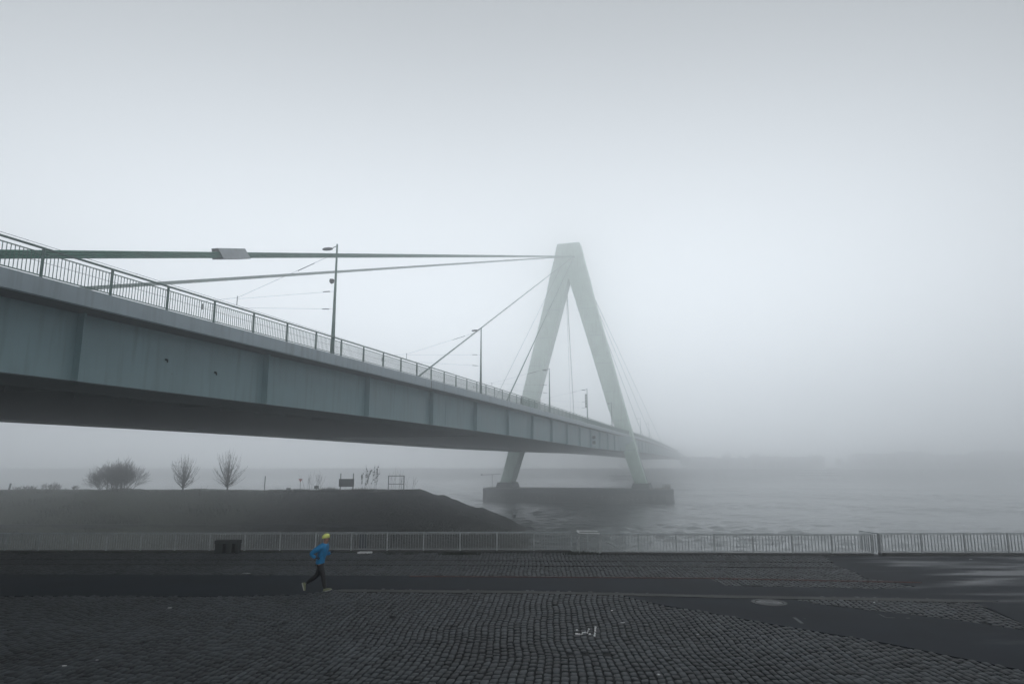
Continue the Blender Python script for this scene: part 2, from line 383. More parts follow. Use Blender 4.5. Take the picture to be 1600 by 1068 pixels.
# rails and lines let into the paving
def strip(pts, wd, z0, z1, name, m, label, cat):
    mb = MB(); q = [G(*p) for p in pts]
    for a, b in zip(q[:-1], q[1:]):
        mb.hexa([(a[0], a[1] - wd / 2, a[2] + z0), (b[0], b[1] - wd / 2, b[2] + z0), (b[0], b[1] + wd / 2, b[2] + z0), (a[0], a[1] + wd / 2, a[2] + z0),
                 (a[0], a[1] - wd / 2, a[2] + z1), (b[0], b[1] - wd / 2, b[2] + z1), (b[0], b[1] + wd / 2, b[2] + z1), (a[0], a[1] + wd / 2, a[2] + z1)])
    return tag(mb.build(name, m), label, cat)
M['oldrail'] = mat('old_rail_steel', (.014, .013, .013), .7, .4, 5)
strip([(-200, 874), (640, 876), (1302, 879)], .09, 0, .055, 'crane_rail', M['oldrail'], 'old steel crane rail let into the cobbles, the one nearer the river railing', 'rail')
strip([(-200, 882), (640, 883.5), (1318, 888)], .09, 0, .055, 'crane_rail', M['oldrail'], 'old steel crane rail let into the cobbles, the one nearer the asphalt path', 'rail')
strip([(640, 901.5), (1110, 904.7), (1440, 911.5)], .05, 0, .060, 'red_edge_strip', mat('rusty_red_strip', (.11, .045, .04), .7, .3, 5), 'thin rusty red strip along the far edge of the asphalt path', 'edge strip')

# ------------------------------------------------------------------ bridge
ZT = [(-60, 10.6), (18, 11.33), (34, 11.57), (64, 11.88), (100, 12.1), (193, 12.6), (255, 13.15), (320, 13.25), (400, 12.9), (560, 11.9), (720, 10.6)]
ZB = [(-60, 7.3), (20, 7.62), (50, 7.8), (77, 7.83), (103, 7.72), (156, 7.42), (226, 7.6), (300, 8.1), (417, 7.9), (570, 6.9), (720, 5.6)]
SS = list(np.concatenate([np.arange(-60, 130, 6.), np.arange(130, 400, 10.), np.arange(400, 621, 20.)]))
_k = np.ones(9) / 9
_sx = np.arange(-100, 760, 4.); _zt = np.convolve(np.pad([lerp(ZT, s) for s in _sx], 4, 'edge'), _k, 'valid'); _zb = np.convolve(np.pad([lerp(ZB, s) for s in _sx], 4, 'edge'), _k, 'valid')
def zt(s): return float(np.interp(s, _sx, _zt))
def zb(s): return float(np.interp(s, _sx, _zb))
LN, LF = 25.4, 63.2          # fascia planes
bridge = thing('cable_stayed_bridge', 'long pale green cable stayed bridge with an A-shaped pylon, running into fog', 'bridge', bp(226, 44.3, ZW))
def ring(s, ptsf): return [bp(s, l, z) for l, z in ptsf(s)]
def swp(name, m, f, parent, S=SS, closed=True):
    mb = MB(); mb.sweep([ring(s, f) for s in S], closed=closed); return mb.build(name, m, parent)
deck = swp('deck', [M['asphalt_deck']], lambda s: [(LN + .5, zt(s) - .02), (LN + .5, zt(s) - .45), (LF - .5, zt(s) - .45), (LF - .5, zt(s) - .02)], bridge)
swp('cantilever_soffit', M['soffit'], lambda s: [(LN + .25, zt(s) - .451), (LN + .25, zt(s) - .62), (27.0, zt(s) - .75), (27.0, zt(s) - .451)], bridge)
swp('edge_beam', M['fascia'], lambda s: [(LN, zt(s)), (LN, zt(s) - .74), (LN + .25, zt(s) - .74), (LN + .25, zt(s) - .45), (LN + .5, zt(s) - .45), (LN + .5, zt(s))], bridge)
swp('edge_beam', M['fascia'], lambda s: [(LF - .5, zt(s)), (LF - .5, zt(s) - .45), (LF - .25, zt(s) - .45), (LF - .25, zt(s) - .74), (LF, zt(s) - .74), (LF, zt(s))], bridge)
gir = swp('girder', [M['web']], lambda s: [(27.0, zt(s) - .452), (27.0, zb(s)), (27.05, zb(s)), (27.05, zt(s) - .452)], bridge)
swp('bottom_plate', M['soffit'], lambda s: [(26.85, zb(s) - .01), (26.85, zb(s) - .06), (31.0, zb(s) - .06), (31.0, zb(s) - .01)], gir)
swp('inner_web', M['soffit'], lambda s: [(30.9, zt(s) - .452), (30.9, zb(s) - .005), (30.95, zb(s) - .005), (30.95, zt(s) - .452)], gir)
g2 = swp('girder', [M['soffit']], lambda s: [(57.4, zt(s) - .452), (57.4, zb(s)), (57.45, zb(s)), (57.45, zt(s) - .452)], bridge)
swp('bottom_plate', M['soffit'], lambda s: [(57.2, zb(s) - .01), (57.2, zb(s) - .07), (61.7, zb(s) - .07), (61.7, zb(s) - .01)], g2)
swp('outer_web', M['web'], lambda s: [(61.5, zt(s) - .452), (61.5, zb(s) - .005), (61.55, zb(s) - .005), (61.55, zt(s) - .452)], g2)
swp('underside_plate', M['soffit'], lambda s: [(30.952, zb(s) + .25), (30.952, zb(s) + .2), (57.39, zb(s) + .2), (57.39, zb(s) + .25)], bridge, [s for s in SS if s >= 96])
for s in np.arange(23.3 - 13.35 * 6, 96, 13.35 / 2):
    mb = MB(); z = zt(s)
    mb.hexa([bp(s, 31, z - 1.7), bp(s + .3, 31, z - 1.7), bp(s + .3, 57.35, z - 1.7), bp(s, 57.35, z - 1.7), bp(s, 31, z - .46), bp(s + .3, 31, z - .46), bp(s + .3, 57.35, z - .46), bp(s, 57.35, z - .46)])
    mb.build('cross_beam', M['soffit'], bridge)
for i in range(-4, 42):
    s = 23.3 + 13.35 * i
    if 222 < s < 230: continue
    mb = MB(); t0 = zt(s) - .752; b0 = zb(s) + .02
    # outstanding stiffener plate with a small flange
    mb.hexa([bp(s, 26.62, b0), bp(s + .05, 26.62, b0), bp(s + .05, 26.998, b0), bp(s, 26.998, b0), bp(s, 26.62, t0), bp(s + .05, 26.62, t0), bp(s + .05, 26.998, t0), bp(s, 26.998, t0)])
    mb.hexa([bp(s - .04, 26.58, b0), bp(s + .07, 26.58, b0), bp(s + .07, 26.618, b0), bp(s - .04, 26.618, b0), bp(s - .04, 26.58, t0 - .02), bp(s + .07, 26.58, t0 - .02), bp(s + .07, 26.618, t0 - .02), bp(s - .04, 26.618, t0 - .02)])
    mb.build('web_stiffener', M['web'], gir)
for s in (16.9, 67.6, 101, 134, 187):       # thin welded plate joints
    mb = MB(); mb.hexa([bp(s, 26.975, zb(s) + .05), bp(s + .06, 26.975, zb(s) + .05), bp(s + .06, 26.999, zb(s) + .05), bp(s, 26.999, zb(s) + .05), bp(s, 26.975, zt(s) - .76), bp(s + .06, 26.975, zt(s) - .76), bp(s + .06, 26.999, zt(s) - .76), bp(s, 26.999, zt(s) - .76)])
    mb.build('weld_seam', M['web'], gir)
# lifting eyes / drain stubs on the first bays
for (s, z) in ((28.6, 9.35), (32.3, 9.15)):
    mb = MB(); mb.tube([bp(s, 26.998, z), bp(s, 26.9, z - .02), bp(s, 26.86, z - .16)], [.05, .05, .035], 8); mb.build('drain_stub', M['black'], gir)
# expansion joint in the edge beam
mb = MB(); s = 59.9; mb.hexa([bp(s, LN - .004, zt(s) - .74), bp(s + .12, LN - .004, zt(s) - .74), bp(s + .12, LN + .01, zt(s) - .74), bp(s, LN + .01, zt(s) - .74), bp(s, LN - .004, zt(s) - .1), bp(s + .12, LN - .004, zt(s) - .1), bp(s + .12, LN + .01, zt(s) - .1), bp(s, LN + .01, zt(s) - .1)])
mb.build('expansion_joint', M['black'], bridge)
# railing on the near edge
BO = ORG[bridge.name]
railing = MB()
S0 = 20.24 - 3.34 * 8; NB = 98; HR = 1.28
hr = MB(); hr.sweep([[bp(s, LN + .16, zt(s) + HR), bp(s, LN + .28, zt(s) + HR), bp(s, LN + .28, zt(s) + HR - .06), bp(s, LN + .16, zt(s) + HR - .06)] for s in np.arange(-40, 560, 5.)])
rail_o = hr.build('railing', M['railpaint'], bridge)
p0 = None
for i in range(NB):
    s = S0 + 3.34 * i
    if p0 is None:
        mb = MB(); mb.hexa([bp(dx, LN + dl, z) for z in (0, HR - .061) for dx, dl in ((-.04, .18), (.04, .18), (.04, .27), (-.04, .27))])
        p0 = mb.build('post', M['railpaint'], rail_o); bo = Vector(BO)
        for v in p0.data.vertices: v.co += bo
        q = p0
    else:
        q = p0.copy(); C.objects.link(q)
    q.location = Vector(bp(s, 0, zt(s))) - bo
for i in range(NB + 1):
    far = i == NB
    mb = MB(); s0 = S0 + 3.34 * i; s1 = s0 + 3.34 if not far else 540
    for s_a in np.arange(s0, s1 - .01, 3.34):
        s_b = s_a + 3.34
        for h0, h1 in ((.10, .14), (1.03, 1.065)):
            mb.bar(bp(s_a + .05, LN + .22, zt(s_a) + (h0 + h1) / 2), bp(s_b - .05, LN + .22, zt(s_b) + (h0 + h1) / 2), .05, h1 - h0)
        nb = 20
        for k in range(1, nb):
            s = s_a + 3.34 * k / nb; z = zt(s); t = .011
            mb.hexa([bp(s + dx, LN + .22 + dl, z + h) for h in (.14, 1.032) for dx, dl in ((-t, -.012), (t, -.012), (t, .012), (-t, .012))])
    o = mb.build('railing_panel', M['railpaint'], rail_o)
    if far: o['kind'] = 'stuff'
# knee bracket where the deck meets the near pylon leg
mb = MB(); z = zt(208) - .75
mb.hexa([bp(205, 26.99, zb(205) + .3), bp(205.5, 26.99, zb(205) + .3), bp(217, 24.2, z - 1.5), bp(216.5, 24.2, z - 1.5), bp(205, 26.99, z), bp(205.5, 26.99, z), bp(217, 24.2, z), bp(216.5, 24.2, z)])
mb.build('knee_bracket', M['web'], bridge)

# pylon
PS = 226; PC = 44.8
SEC = [(-2.4, 24.2, 20.5, 6.6), (0, 23.4, 19.6, 6.4), (21, 18.0, 12.7, 5.4), (38, 13.8, 8.0, 5.), (61, 8.0, 1.5, 4.8), (66.2, 6.9, .02, 4.8)]
py_ = thing('pylon_root_tmp', None, None, (0, 0, 0)); bpy.data.objects.remove(py_)
mb = MB()
def hring(z, o1, D, sgn=1): return [bp(PS - D / 2, PC - o1, z), bp(PS - D / 2, PC + o1, z), bp(PS + D / 2, PC + o1, z), bp(PS + D / 2, PC - o1, z)]
mb.sweep([hring(66.2, 6.9, 4.8), hring(72, 5.4, 4.7), hring(79, 3.9, 4.5)])
pyl = mb.build('pylon', M['pylon'], bridge)
for sg in (-1, 1):
    mb = MB(); rr = []
    for z, oo, oi, D in SEC:
        a, b = PC + sg * oo, PC + sg * oi
        lo, hi = min(a, b), max(a, b)
        e = .12
        rr.append([bp(PS - D / 2 + e, lo, z), bp(PS - D / 2, lo + e, z), bp(PS - D / 2, hi - e, z), bp(PS - D / 2 + e, hi, z), bp(PS + D / 2 - e, hi, z), bp(PS + D / 2, hi - e, z), bp(PS + D / 2, lo + e, z), bp(PS + D / 2 - e, lo, z)] if hi - lo > .5 else None)
    mb.sweep(rr); leg = mb.build('leg', M['pylon'], pyl)
    # corner flats running up the leg (raised edge plates)
    mb = MB()
    for (z0, o0, i0, D0), (z1, o1, i1, D1) in zip(SEC[:-1], SEC[1:]):
        for fr in (.16, .84):
            l0 = PC + sg * (i0 + (o0 - i0) * fr); l1 = PC + sg * (i1 + (o1 - i1) * fr)
            mb.hexa([bp(PS - D0 / 2 - .05, l0 - .06, z0), bp(PS - D0 / 2 - .05, l0 + .06, z0), bp(PS - D0 / 2 + .02, l0 + .06, z0), bp(PS - D0 / 2 + .02, l0 - .06, z0), bp(PS - D1 / 2 - .05, l1 - .06, z1), bp(PS - D1 / 2 - .05, l1 + .06, z1), bp(PS - D1 / 2 + .02, l1 + .06, z1), bp(PS - D1 / 2 + .02, l1 - .06, z1)])
    mb.build('leg_rib', M['pylon'], pyl)
    mb = MB(); a, b = PC + sg * 24.9, PC + sg * 19.9; lo, hi = min(a, b), max(a, b)
    mb.sweep([[bp(PS - 4.3, lo - .5, -4.15), bp(PS - 4.3, hi + .5, -4.15), bp(PS + 4.3, hi + .5, -4.15), bp(PS + 4.3, lo - .5, -4.15)], [bp(PS - 3.9, lo, -2.42), bp(PS - 3.9, hi, -2.42), bp(PS + 3.9, hi, -2.42), bp(PS + 3.9, lo, -2.42)]])
    mb.build('leg_plinth', M['pier_top'], pyl)
for z in (8, 17.5, 27, 36.5, 46, 55.5):
    for sg in (-1, 1):
        oo = float(np.interp(z, [q[0] for q in SEC], [q[1] for q in SEC])); oi = float(np.interp(z, [q[0] for q in SEC], [q[2] for q in SEC])); D = float(np.interp(z, [q[0] for q in SEC], [q[3] for q in SEC]))
        l0, l1 = sorted((PC + sg * oo, PC + sg * oi)); y = PS - D / 2
        mb = MB(); mb.hexa([bp(y - .03, l0 + .25, z - .05), bp(y - .03, l1 - .25, z - .05), bp(y + .03, l1 - .25, z - .05), bp(y + .03, l0 + .25, z - .05), bp(y - .03, l0 + .25, z + .05), bp(y - .03, l1 - .25, z + .05), bp(y + .03, l1 - .25, z + .05), bp(y + .03, l0 + .25, z + .05)]); mb.build('plate_joint', M['web'], pyl)
# painted access ladder on the near leg
mb = MB()
for a, b in (((226.0, -2.3), (226.0, 8)),):
    pa = bp(PS - 2, PC - 24.5, -2.3); pb = bp(PS - 2, PC - 21.6, 8)
    mb.tube([pa, pb], .06, 6)
    pa2 = bp(PS - 1.4, PC - 24.5, -2.3); pb2 = bp(PS - 1.4, PC - 21.6, 8); mb.tube([pa2, pb2], .06, 6)
    for k in range(30):
        t = k / 29; mb.tube([tuple(np.array(pa) * (1 - t) + np.array(pb) * t), tuple(np.array(pa2) * (1 - t) + np.array(pb2) * t)], .03, 5)
mb.build('ladder', M['clamp'], pyl)

# stay cables
def sag(a, b, n=24, k=.0):
    a, b = np.array(a), np.array(b); return [tuple(a * (1 - t) + b * t - np.array([0, 0, 4 * k * t * (1 - t)])) for t in np.linspace(0, 1, n)]
def cable(a, b, r, strands, m):
    mb = MB(); d = (Vector(b) - Vector(a)).normalized(); side = d.cross(Vector((0, 0, 1))).normalized(); up = side.cross(d)
    for i in range(strands):
        for j in (0, 1):
            if strands == 1 and j: continue
            off = up * ((i - (strands - 1) / 2) * 2 * r) + side * ((j - .5) * 2 * r if strands > 1 else 0)
            mb.tube([tuple(Vector(p) + off) for p in sag(a, b, 10)], r, 8)
    return mb.build('stay_cable', m, bridge)
def head_on_line(q1, q2, lat):      # point of the pylon plane on the sight plane through two pixels
    n = np.cross(ray(*q1), ray(*q2)); z = -(n @ (BV * PS + NV * lat)) / n[2]; return bp(PS, lat, z + HC)
def anchor(q1, q2, lat, z):
    n = np.cross(ray(*q1), ray(*q2)); s = -(n @ (NV * lat + np.array([0, 0, z - HC]))) / (n @ BV); return bp(s, lat, z)
A_ = (anchor((0, 397), (868, 400.5), 27.6, 12.2), head_on_line((0, 397), (868, 400.5), 42.8))
cA = cable(*A_, .062, 3, M['cable'])
B_ = (anchor((140, 450), (868, 402), 60.5, 12.4), head_on_line((140, 450), (868, 402), 46.5)); cable(*B_, .066, 3, M['cable_grey'])
for q1, q2, la, lh, z, r in (((655, 587), (858, 430), 28, 43.5, 12.0, .085), ((797, 615), (862, 475), 28, 43.2, 12.3, .10), ((783, 605), (845, 480), 60.5, 46.5, 12.6, .055)):
    cable(anchor(q1, q2, la, z), head_on_line(q1, q2, lh), r, 1, M['cable_grey'])
for s, l, r in ((296, 27.6, .10), (345, 27.6, .10), (412, 27.6, .12), (313, 60.6, .17), (304, 60.6, .07)):
    cable(bp(s, l, zt(s)), bp(PS + 1, 43.0 if l < 40 else 46.6, 75), r, 1, M['cable_grey'])
# sheet metal clamp housing on the long near cable
a, b = Vector(A_[0]), Vector(A_[1]); best = min(np.linspace(0, 1, 4000), key=lambda t: abs((lambda p: 800 + F * p[0] / (p[1] * math.cos(P) + (p[2] - HC) * math.sin(P)))(a * (1 - t) + b * t) - 361))
pc = a * (1 - best) + b * best; d = (b - a).normalized(); side = d.cross(Vector((0, 0, 1))).normalized(); up = side.cross(d)
px_m = (pc[1]) / 1083
L = 2.9
def cpt(u, sd_, uu): return tuple(pc + d * u + side * sd_ + up * uu)
mb = MB()
sec = [(-.34, .42), (.10, .42), (.46, -.26), (-.36, -.26)]; 
def shell(sec, th, u0, u1, sh=.0):
    for i in range(len(sec)):
        (a1, b1), (a2, b2) = sec[i], sec[(i + 1) % len(sec)]
        k = 1 - th
        mb.hexa([cpt(u0, a1, b1), cpt(u0, a2, b2), cpt(u0, a2 * k, b2 * k), cpt(u0, a1 * k, b1 * k), cpt(u1, a1, b1), cpt(u1, a2, b2), cpt(u1, a2 * k, b2 * k), cpt(u1, a1 * k, b1 * k)])
shell(sec, .08, -L / 2, L / 2)
mb.build('cable_clamp', M['clamp'], bridge)
# navigation lights on the girder
for i, zz in enumerate((9.9, 8.7)):
    mb = MB(); s = anchor((928, 688), (928, 690), 26.9, 9)[1]; s = 160.5
    T = [bp(s + dx, 26.35 + dl, zz + dz) for dz in (-.35, .35) for dx, dl in ((-.4, 0), (.4, 0), (.4, .62), (-.4, .62))]
    mb.hexa(T); mb.tube([bp(s, 26.3, zz), bp(s, 26.36, zz)], .24, 10); mb.build('navigation_light', M['steel_dark'], bridge)

# ------------------------------------------------------------------ lamp posts on the bridge
def lamp_post(s, label, camera_ball=False, h=8.6, signs=False):
    z = zt(s); base = Vector(bp(s, 26.4, z))
    t = thing('street_lamp', label, 'street lamp', tuple(base), 'street lamps along the bridge deck')
    lat = Vector(NV)
    mb = MB(); mb.tube([base, base + Vector((0, 0, h * .4)), base + Vector((0, 0, h))], [.16, .11, .06], 12); mb.build('pole', M['lamp'], t, smooth=True)
    mb = MB(); p = base + Vector((0, 0, h - .15)); mb.tube([p, p + lat * .35 - Vector((0, 0, .1))], .035, 8); mb.build('arm', M['lamp'], t)
    mb = MB(); q = p + lat * .8 - Vector((0, 0, .16))
    ra = []
    for k in range(9):
        u = -1 + 2 * k / 8; rr = max(.02, math.sqrt(max(0, 1 - u * u)))
        ra.append([tuple(q + lat * (u * .48) + Vector(BV) * (math.cos(a) * rr * .2) + Vector((0, 0, math.sin(a) * rr * .12))) for a in np.linspace(0, 2 * math.pi, 12, endpoint=False)])
    mb.sweep(ra); mb.build('lamp_head', M['lamphead'], t, smooth=True)
    if camera_ball:
        mb = MB(); q = base + lat * .32 + Vector((0, 0, 5.75))
        mb.sweep([[tuple(q + Vector((math.cos(a) * r, math.sin(a) * r, dz))) for a in np.linspace(0, 2 * math.pi, 12, endpoint=False)] for r, dz in ((.05, .18), (.16, .15), (.19, .02), (.15, -.12), (.04, -.2))])
        mb.bar(q, q - lat * .3, .05, .05); mb.build('loudspeaker', M['steel_dark'], t)
    if signs:
        mb = MB()
        for k in range(5):
            zz = 4.0 + k * .62; T = [tuple(base + lat * dl + Vector(BV) * dx + Vector((0, 0, zz + dz))) for dz in (-.26, .26) for dl, dx in ((.1, -.12), (.45, -.12), (.45, .02), (.1, .02))]
            mb.hexa(T)
        mb.build('sign_box', M['steel_dark'], t)
    return t
lamp_post(43.7, 'tall green street lamp on the bridge railing, nearest, with a dark loudspeaker halfway up', True)
lamp_post(77.35, 'second street lamp along the bridge, beside the long slanting cable', h=8.3)
lamp_post(113.8, 'third street lamp along the bridge, in front of the far pylon leg', h=7.9)
lamp_post(150.8, 'fourth street lamp along the bridge, with a stack of dark boxes on its pole', h=8.0, signs=True)
lamp_post(189.5, 'faint street lamp just short of the near pylon leg', h=7.9)
lamp_post(268, 'very faint street lamp on the bridge just beyond the near pylon leg', h=7.9)
lamp_post(305, 'farthest street lamp on the bridge, almost lost in the fog', h=7.9)
# tram wires
cw = []
for la, zz in ((38.0, 5.45), (41.5, 5.45)):
    mb = MB(); pts = [bp(s, la, zt(s) + zz + .0) for s in np.arange(-20, 420, 12.)]
    mb.tube(pts, .014, 5)
    tag(mb.build('tram_wire', M['wire']), 'thin tram wire above the bridge deck, ' + ('on the side nearer the quay' if la < 40 else 'on the side away from the quay'), 'wire')
for i, s in enumerate((43.7, 77.35, 113.8, 150.8)):
    z = zt(s); mb = MB()
    s2 = s + 3.8; z2 = zt(s2)
    mb.tube([bp(s, 26.45, z + 7.9), bp(s2, 38, z2 + 6.1), bp(s2, 42, z2 + 6.0)], .011, 5)
    mb.tube([bp(s, 26.45, z + 4.95), bp(s2, 38, z2 + 6.0)], .008, 5); mb.tube([bp(s, 26.45, z + 3.6), bp(s2, 41.5, z2 + 5.5)], .008, 5)
    for (l0, z0, l1, z1) in ((26.9, 5.0, 27.6, 5.08), (26.9, 3.66, 27.6, 3.76)):
        mb.tube([bp(s + .1, l0, z + z0), bp(s + .35, l1, z + z1)], .035, 6)
    mb.tube([bp(s + .8, 28.8, z + 7.54), bp(s + 1.4, 30.6, z + 7.25)], .03, 6)
    mb.tube([bp(s2, 38, z2 + 5.45), bp(s2, 38, z2 + 6.25)], .035, 6); mb.tube([bp(s2, 41.5, z2 + 5.3), bp(s2, 41.5, z2 + 5.8)], .07, 6)
    tag(mb.build('span_wire', M['wire']), 'thin span wires with insulators tied to the ' + ('nearest', 'second', 'third', 'fourth')[i] + ' street lamp on the bridge', 'wire', 'span wires over the bridge deck')

# ------------------------------------------------------------------ pier in the river
pier = thing('bridge_pier', 'long dark concrete pier in the river carrying both pylon legs', 'pier', bp(PS, 44, ZW - 1))
def pring(g, z):
    a, b, h = 12.7 - g, 75.0 + g, 5.4 + g
    return [bp(PS - h, a + 2.2, z), bp(PS - h, b - 2.2, z), bp(PS - h + 2.6, b, z), bp(PS + h - 2.6, b, z), bp(PS + h, b - 2.2, z), bp(PS + h, a + 2.2, z), bp(PS + h - 2.6, a, z), bp(PS - h + 2.6, a, z)]
mb = MB(); mb.sweep([pring(.25, ZW - 1), pring(.0, -5.4)]); mb.build('pier_body', M['pier'], pier)
mb = MB(); mb.sweep([pring(.12, -5.4), pring(.12, -4.55), pring(-.15, -4.2)]); mb.build('coping', M['pier_top'], pier)
mb = MB(); rr = random.Random(4)
x = 16.5
while x < 72:                     # faded scrawls on the stone
    wl = rr.uniform(.5, 1.2); z0 = -7.6 + rr.uniform(-.15, .1); h = rr.uniform(.9, 1.5); pts = [(x + rr.uniform(0, wl), z0 + rr.uniform(0, h)) for _ in range(rr.randint(3, 4))]
    for p, q in zip(pts[:-1], pts[1:]):
        sz = 5.4 + .25 * (-5.4 - (p[1] + q[1]) / 2) / 4.2 + .02
        mb.bar(bp(PS - sz - .01, p[0], p[1]), bp(PS - sz - .01, q[0], q[1]), .02, .09)
    x += wl + rr.uniform(.15, .8) + (3 if rr.random() < .12 else 0)
mb.build('faded_graffiti', mat('chalky_graffiti', (.32, .34, .34), .9, .4, 1.5), pier)
mb = MB(); rr = random.Random(5)
for k in range(420):
    c = 13.6 + abs(rr.gauss(0, 2.6)); sx = PS - 4.5 + rr.random() * 6; 
    hh = rr.uniform(.2, 1.1) * (1.7 if c < 16 else .7)
    p = Vector(bp(sx, c, -4.2)); q = p + Vector((rr.gauss(0, .25), rr.gauss(0, .25), hh)); mb.tube([p, q], [.03, .008], 3)
tag(mb.build('dry_grass', mat('dry_reed', (.16, .13, .08), .95, .3, 3)), 'tuft of dry brownish grass on the river end of the bridge pier', 'grass', kind='stuff')
# navigation mark with a horizontal boom
bm_ = thing('navigation_boom', 'thin post with a long horizontal boom standing on the left end of the pier', 'navigation mark', bp(PS - 1, 72.4, -4.2))
q = Vector(bp(PS - 1, 72.4, -4.2))
mb = MB(); mb.tube([q, q + Vector((0, 0, 4.3))], .09, 8); mb.build('post', M['steel_dark'], bm_)
mb = MB(); mb.tube([q + Vector(NV) * 3.6 + Vector((0, 0, 4.15)), q - Vector(NV) * 3.0 + Vector((0, 0, 4.5))], .10, 8); mb.box(q[0] - 3.9, q[0] - 3.3, q[1], q[1] + .4, q[2] + 3.95, q[2] + 4.5); mb.build('boom', M['steel_dark'], bm_)
# buoy
bx, by, _ = on_z(803, 807, ZW)
bu = thing('buoy', 'small dark buoy with a pale mark floating before the pier', 'buoy', (bx, by, ZW))
mb = MB(); mb.tube([(bx, by, ZW - .2), (bx, by, ZW + .35), (bx, by, ZW + .5)], [.5, .5, .2], 12); mb.build('float', M['steel_dark'], bu)
mb = MB(); mb.tube([(bx, by, ZW + .5), (bx, by, ZW + 1.0)], [.2, .12], 8); mb.build('topmark', M['whiteplastic'], bu)

# ------------------------------------------------------------------ harbour mole
def mole_z(x, y):
    side = ZW - .8 + (y - 100.6) * 8.7 / 15.4
    back = ZW - .8 + (144 - y) * 8.7 / 15.4
    end = lerp([(-400, -.72), (-17, -.72), (-12.5, -2.2), (-7.4, -4.1), (-5.6, -4.3), (-.6, -6.8), (3.5, -9), (8, -9.9)], x)
    b = .0
    if y < 108.5 and x < -32: side = min(side, ZW - .8 + (y - 100.6) * .52) if y < 107 else side
    return min(-.72, side, back, end)
from mathutils import noise as mno
xs = list(np.arange(-330, -100, 3.)) + list(np.arange(-100, 9, .8)); ys = list(np.arange(100, 118.6, .55)) + list(np.arange(119, 145, 2.))
mb = MB()
for y in ys:
    for x in xs:
        z = mole_z(x, y); nz = mno.noise(Vector((x * .12, y * .3, 9))) * .5 + mno.noise(Vector((x * .35, y * .5, 0))) * .3 + mno.noise(Vector((x * 1.3, y * 1.3, 4))) * .22
        mb.v.append((x, y, z + (nz if z < -.75 else nz * .35)))
nx = len(xs)
for j in range(len(ys) - 1):
    for i in range(nx - 1): a = j * nx + i; mb.f.append((a, a + 1, a + 1 + nx, a + nx)); mb.m.append(0)
def mole_material():
    m = mat('mole_slope', (.004, .005, .005), .95, .5, .9, bump=1., bscale=2.2, col2=(.055, .06, .05), dist=.25)
    n = m.node_tree; b = n.nodes['Principled BSDF']; src = b.inputs['Base Color'].links[0].from_socket
    g = n.nodes.new('ShaderNodeNewGeometry'); s = n.nodes.new('ShaderNodeSeparateXYZ'); n.links.new(g.outputs['Position'], s.inputs[0])
    t = n.nodes.new('ShaderNodeTexNoise'); t.inputs['Scale'].default_value = .12; t.inputs['Detail'].default_value = 5; n.links.new(g.outputs['Position'], t.inputs['Vector'])
    r = n.nodes.new('ShaderNodeMapRange'); r.inputs[1].default_value = -30; r.inputs[2].default_value = -62; r.inputs[3].default_value = -.15; r.inputs[4].default_value = .55; n.links.new(s.outputs[0], r.inputs[0])
    ad = n.nodes.new('ShaderNodeMath'); ad.operation = 'ADD'; n.links.new(t.outputs['Fac'], ad.inputs[0]); n.links.new(r.outputs[0], ad.inputs[1])
    r2 = n.nodes.new('ShaderNodeMapRange'); r2.inputs[1].default_value = .5; r2.inputs[2].default_value = .8; n.links.new(ad.outputs[0], r2.inputs[0])
    mi = n.nodes.new('ShaderNodeMix'); mi.data_type = 'RGBA'; n.links.new(r2.outputs[0], mi.inputs[0]); n.links.new(src, mi.inputs[6]); mi.inputs[7].default_value = (.045, .056, .04, 1)
    n.links.new(mi.outputs[2], b.inputs['Base Color']); return m
tag(mb.build('terrain', mole_material(), smooth=True), kind='structure')
# low revetment ledge line and steps
ZL = ZW + 3.3
def mole_y(z): return 100.6 + (z - ZW + .8) * 15.4 / 8.7
mb = MB(); mb.box(-330, -19, mole_y(ZL) - .5, mole_y(ZL) + .3, ZL - .5, ZL + .12)
tag(mb.build('stone_ledge', mat('ledge_stone', (.045, .05, .05), .9, .4, 1)), 'low stone ledge running along the dark embankment slope', 'ledge', kind='structure')
mb = MB(); x0 = on_z(412, 822, ZL)[0]
for k in range(14):
    z = ZW + .1 + k * .25; y = mole_y(z); mb.box(x0 + k * .12 - 1.2, x0 + k * .12 + 1.2, y - .1, y + .9, z - .2, z + .12)
tag(mb.build('stone_steps', mat('step_stone', (.02, .023, .024), .9)), 'dark stone steps on the lower embankment slope, near the left of the railing', 'steps')
def text_mesh(body, size, m, name):
    cu = bpy.data.curves.new(name, 'FONT'); cu.body = body; cu.size = size; cu.extrude = .01; o = bpy.data.objects.new(name, cu); C.objects.link(o)
    dg = bpy.context.evaluated_depsgraph_get(); me = bpy.data.meshes.new_from_object(o.evaluated_get(dg)); bpy.data.objects.remove(o)
    me.materials.clear(); me.materials.append(m); q = bpy.data.objects.new(name, me); C.objects.link(q); return q
gx, gy, gz = on_z(519, 800, -4.3)
tx = text_mesh('NION', 2.2, mat('faded_paint', (.05, .056, .056), .9, .5, 1.2), 'graffiti'); ang = math.atan(8.7 / 15.4)
tx.location = (gx, mole_y(-4.6) - .1, -4.35); tx.rotation_euler = (ang, 0, 0)
tag(tx, 'faded painted letters on the dark embankment slope below the billboard', 'graffiti')

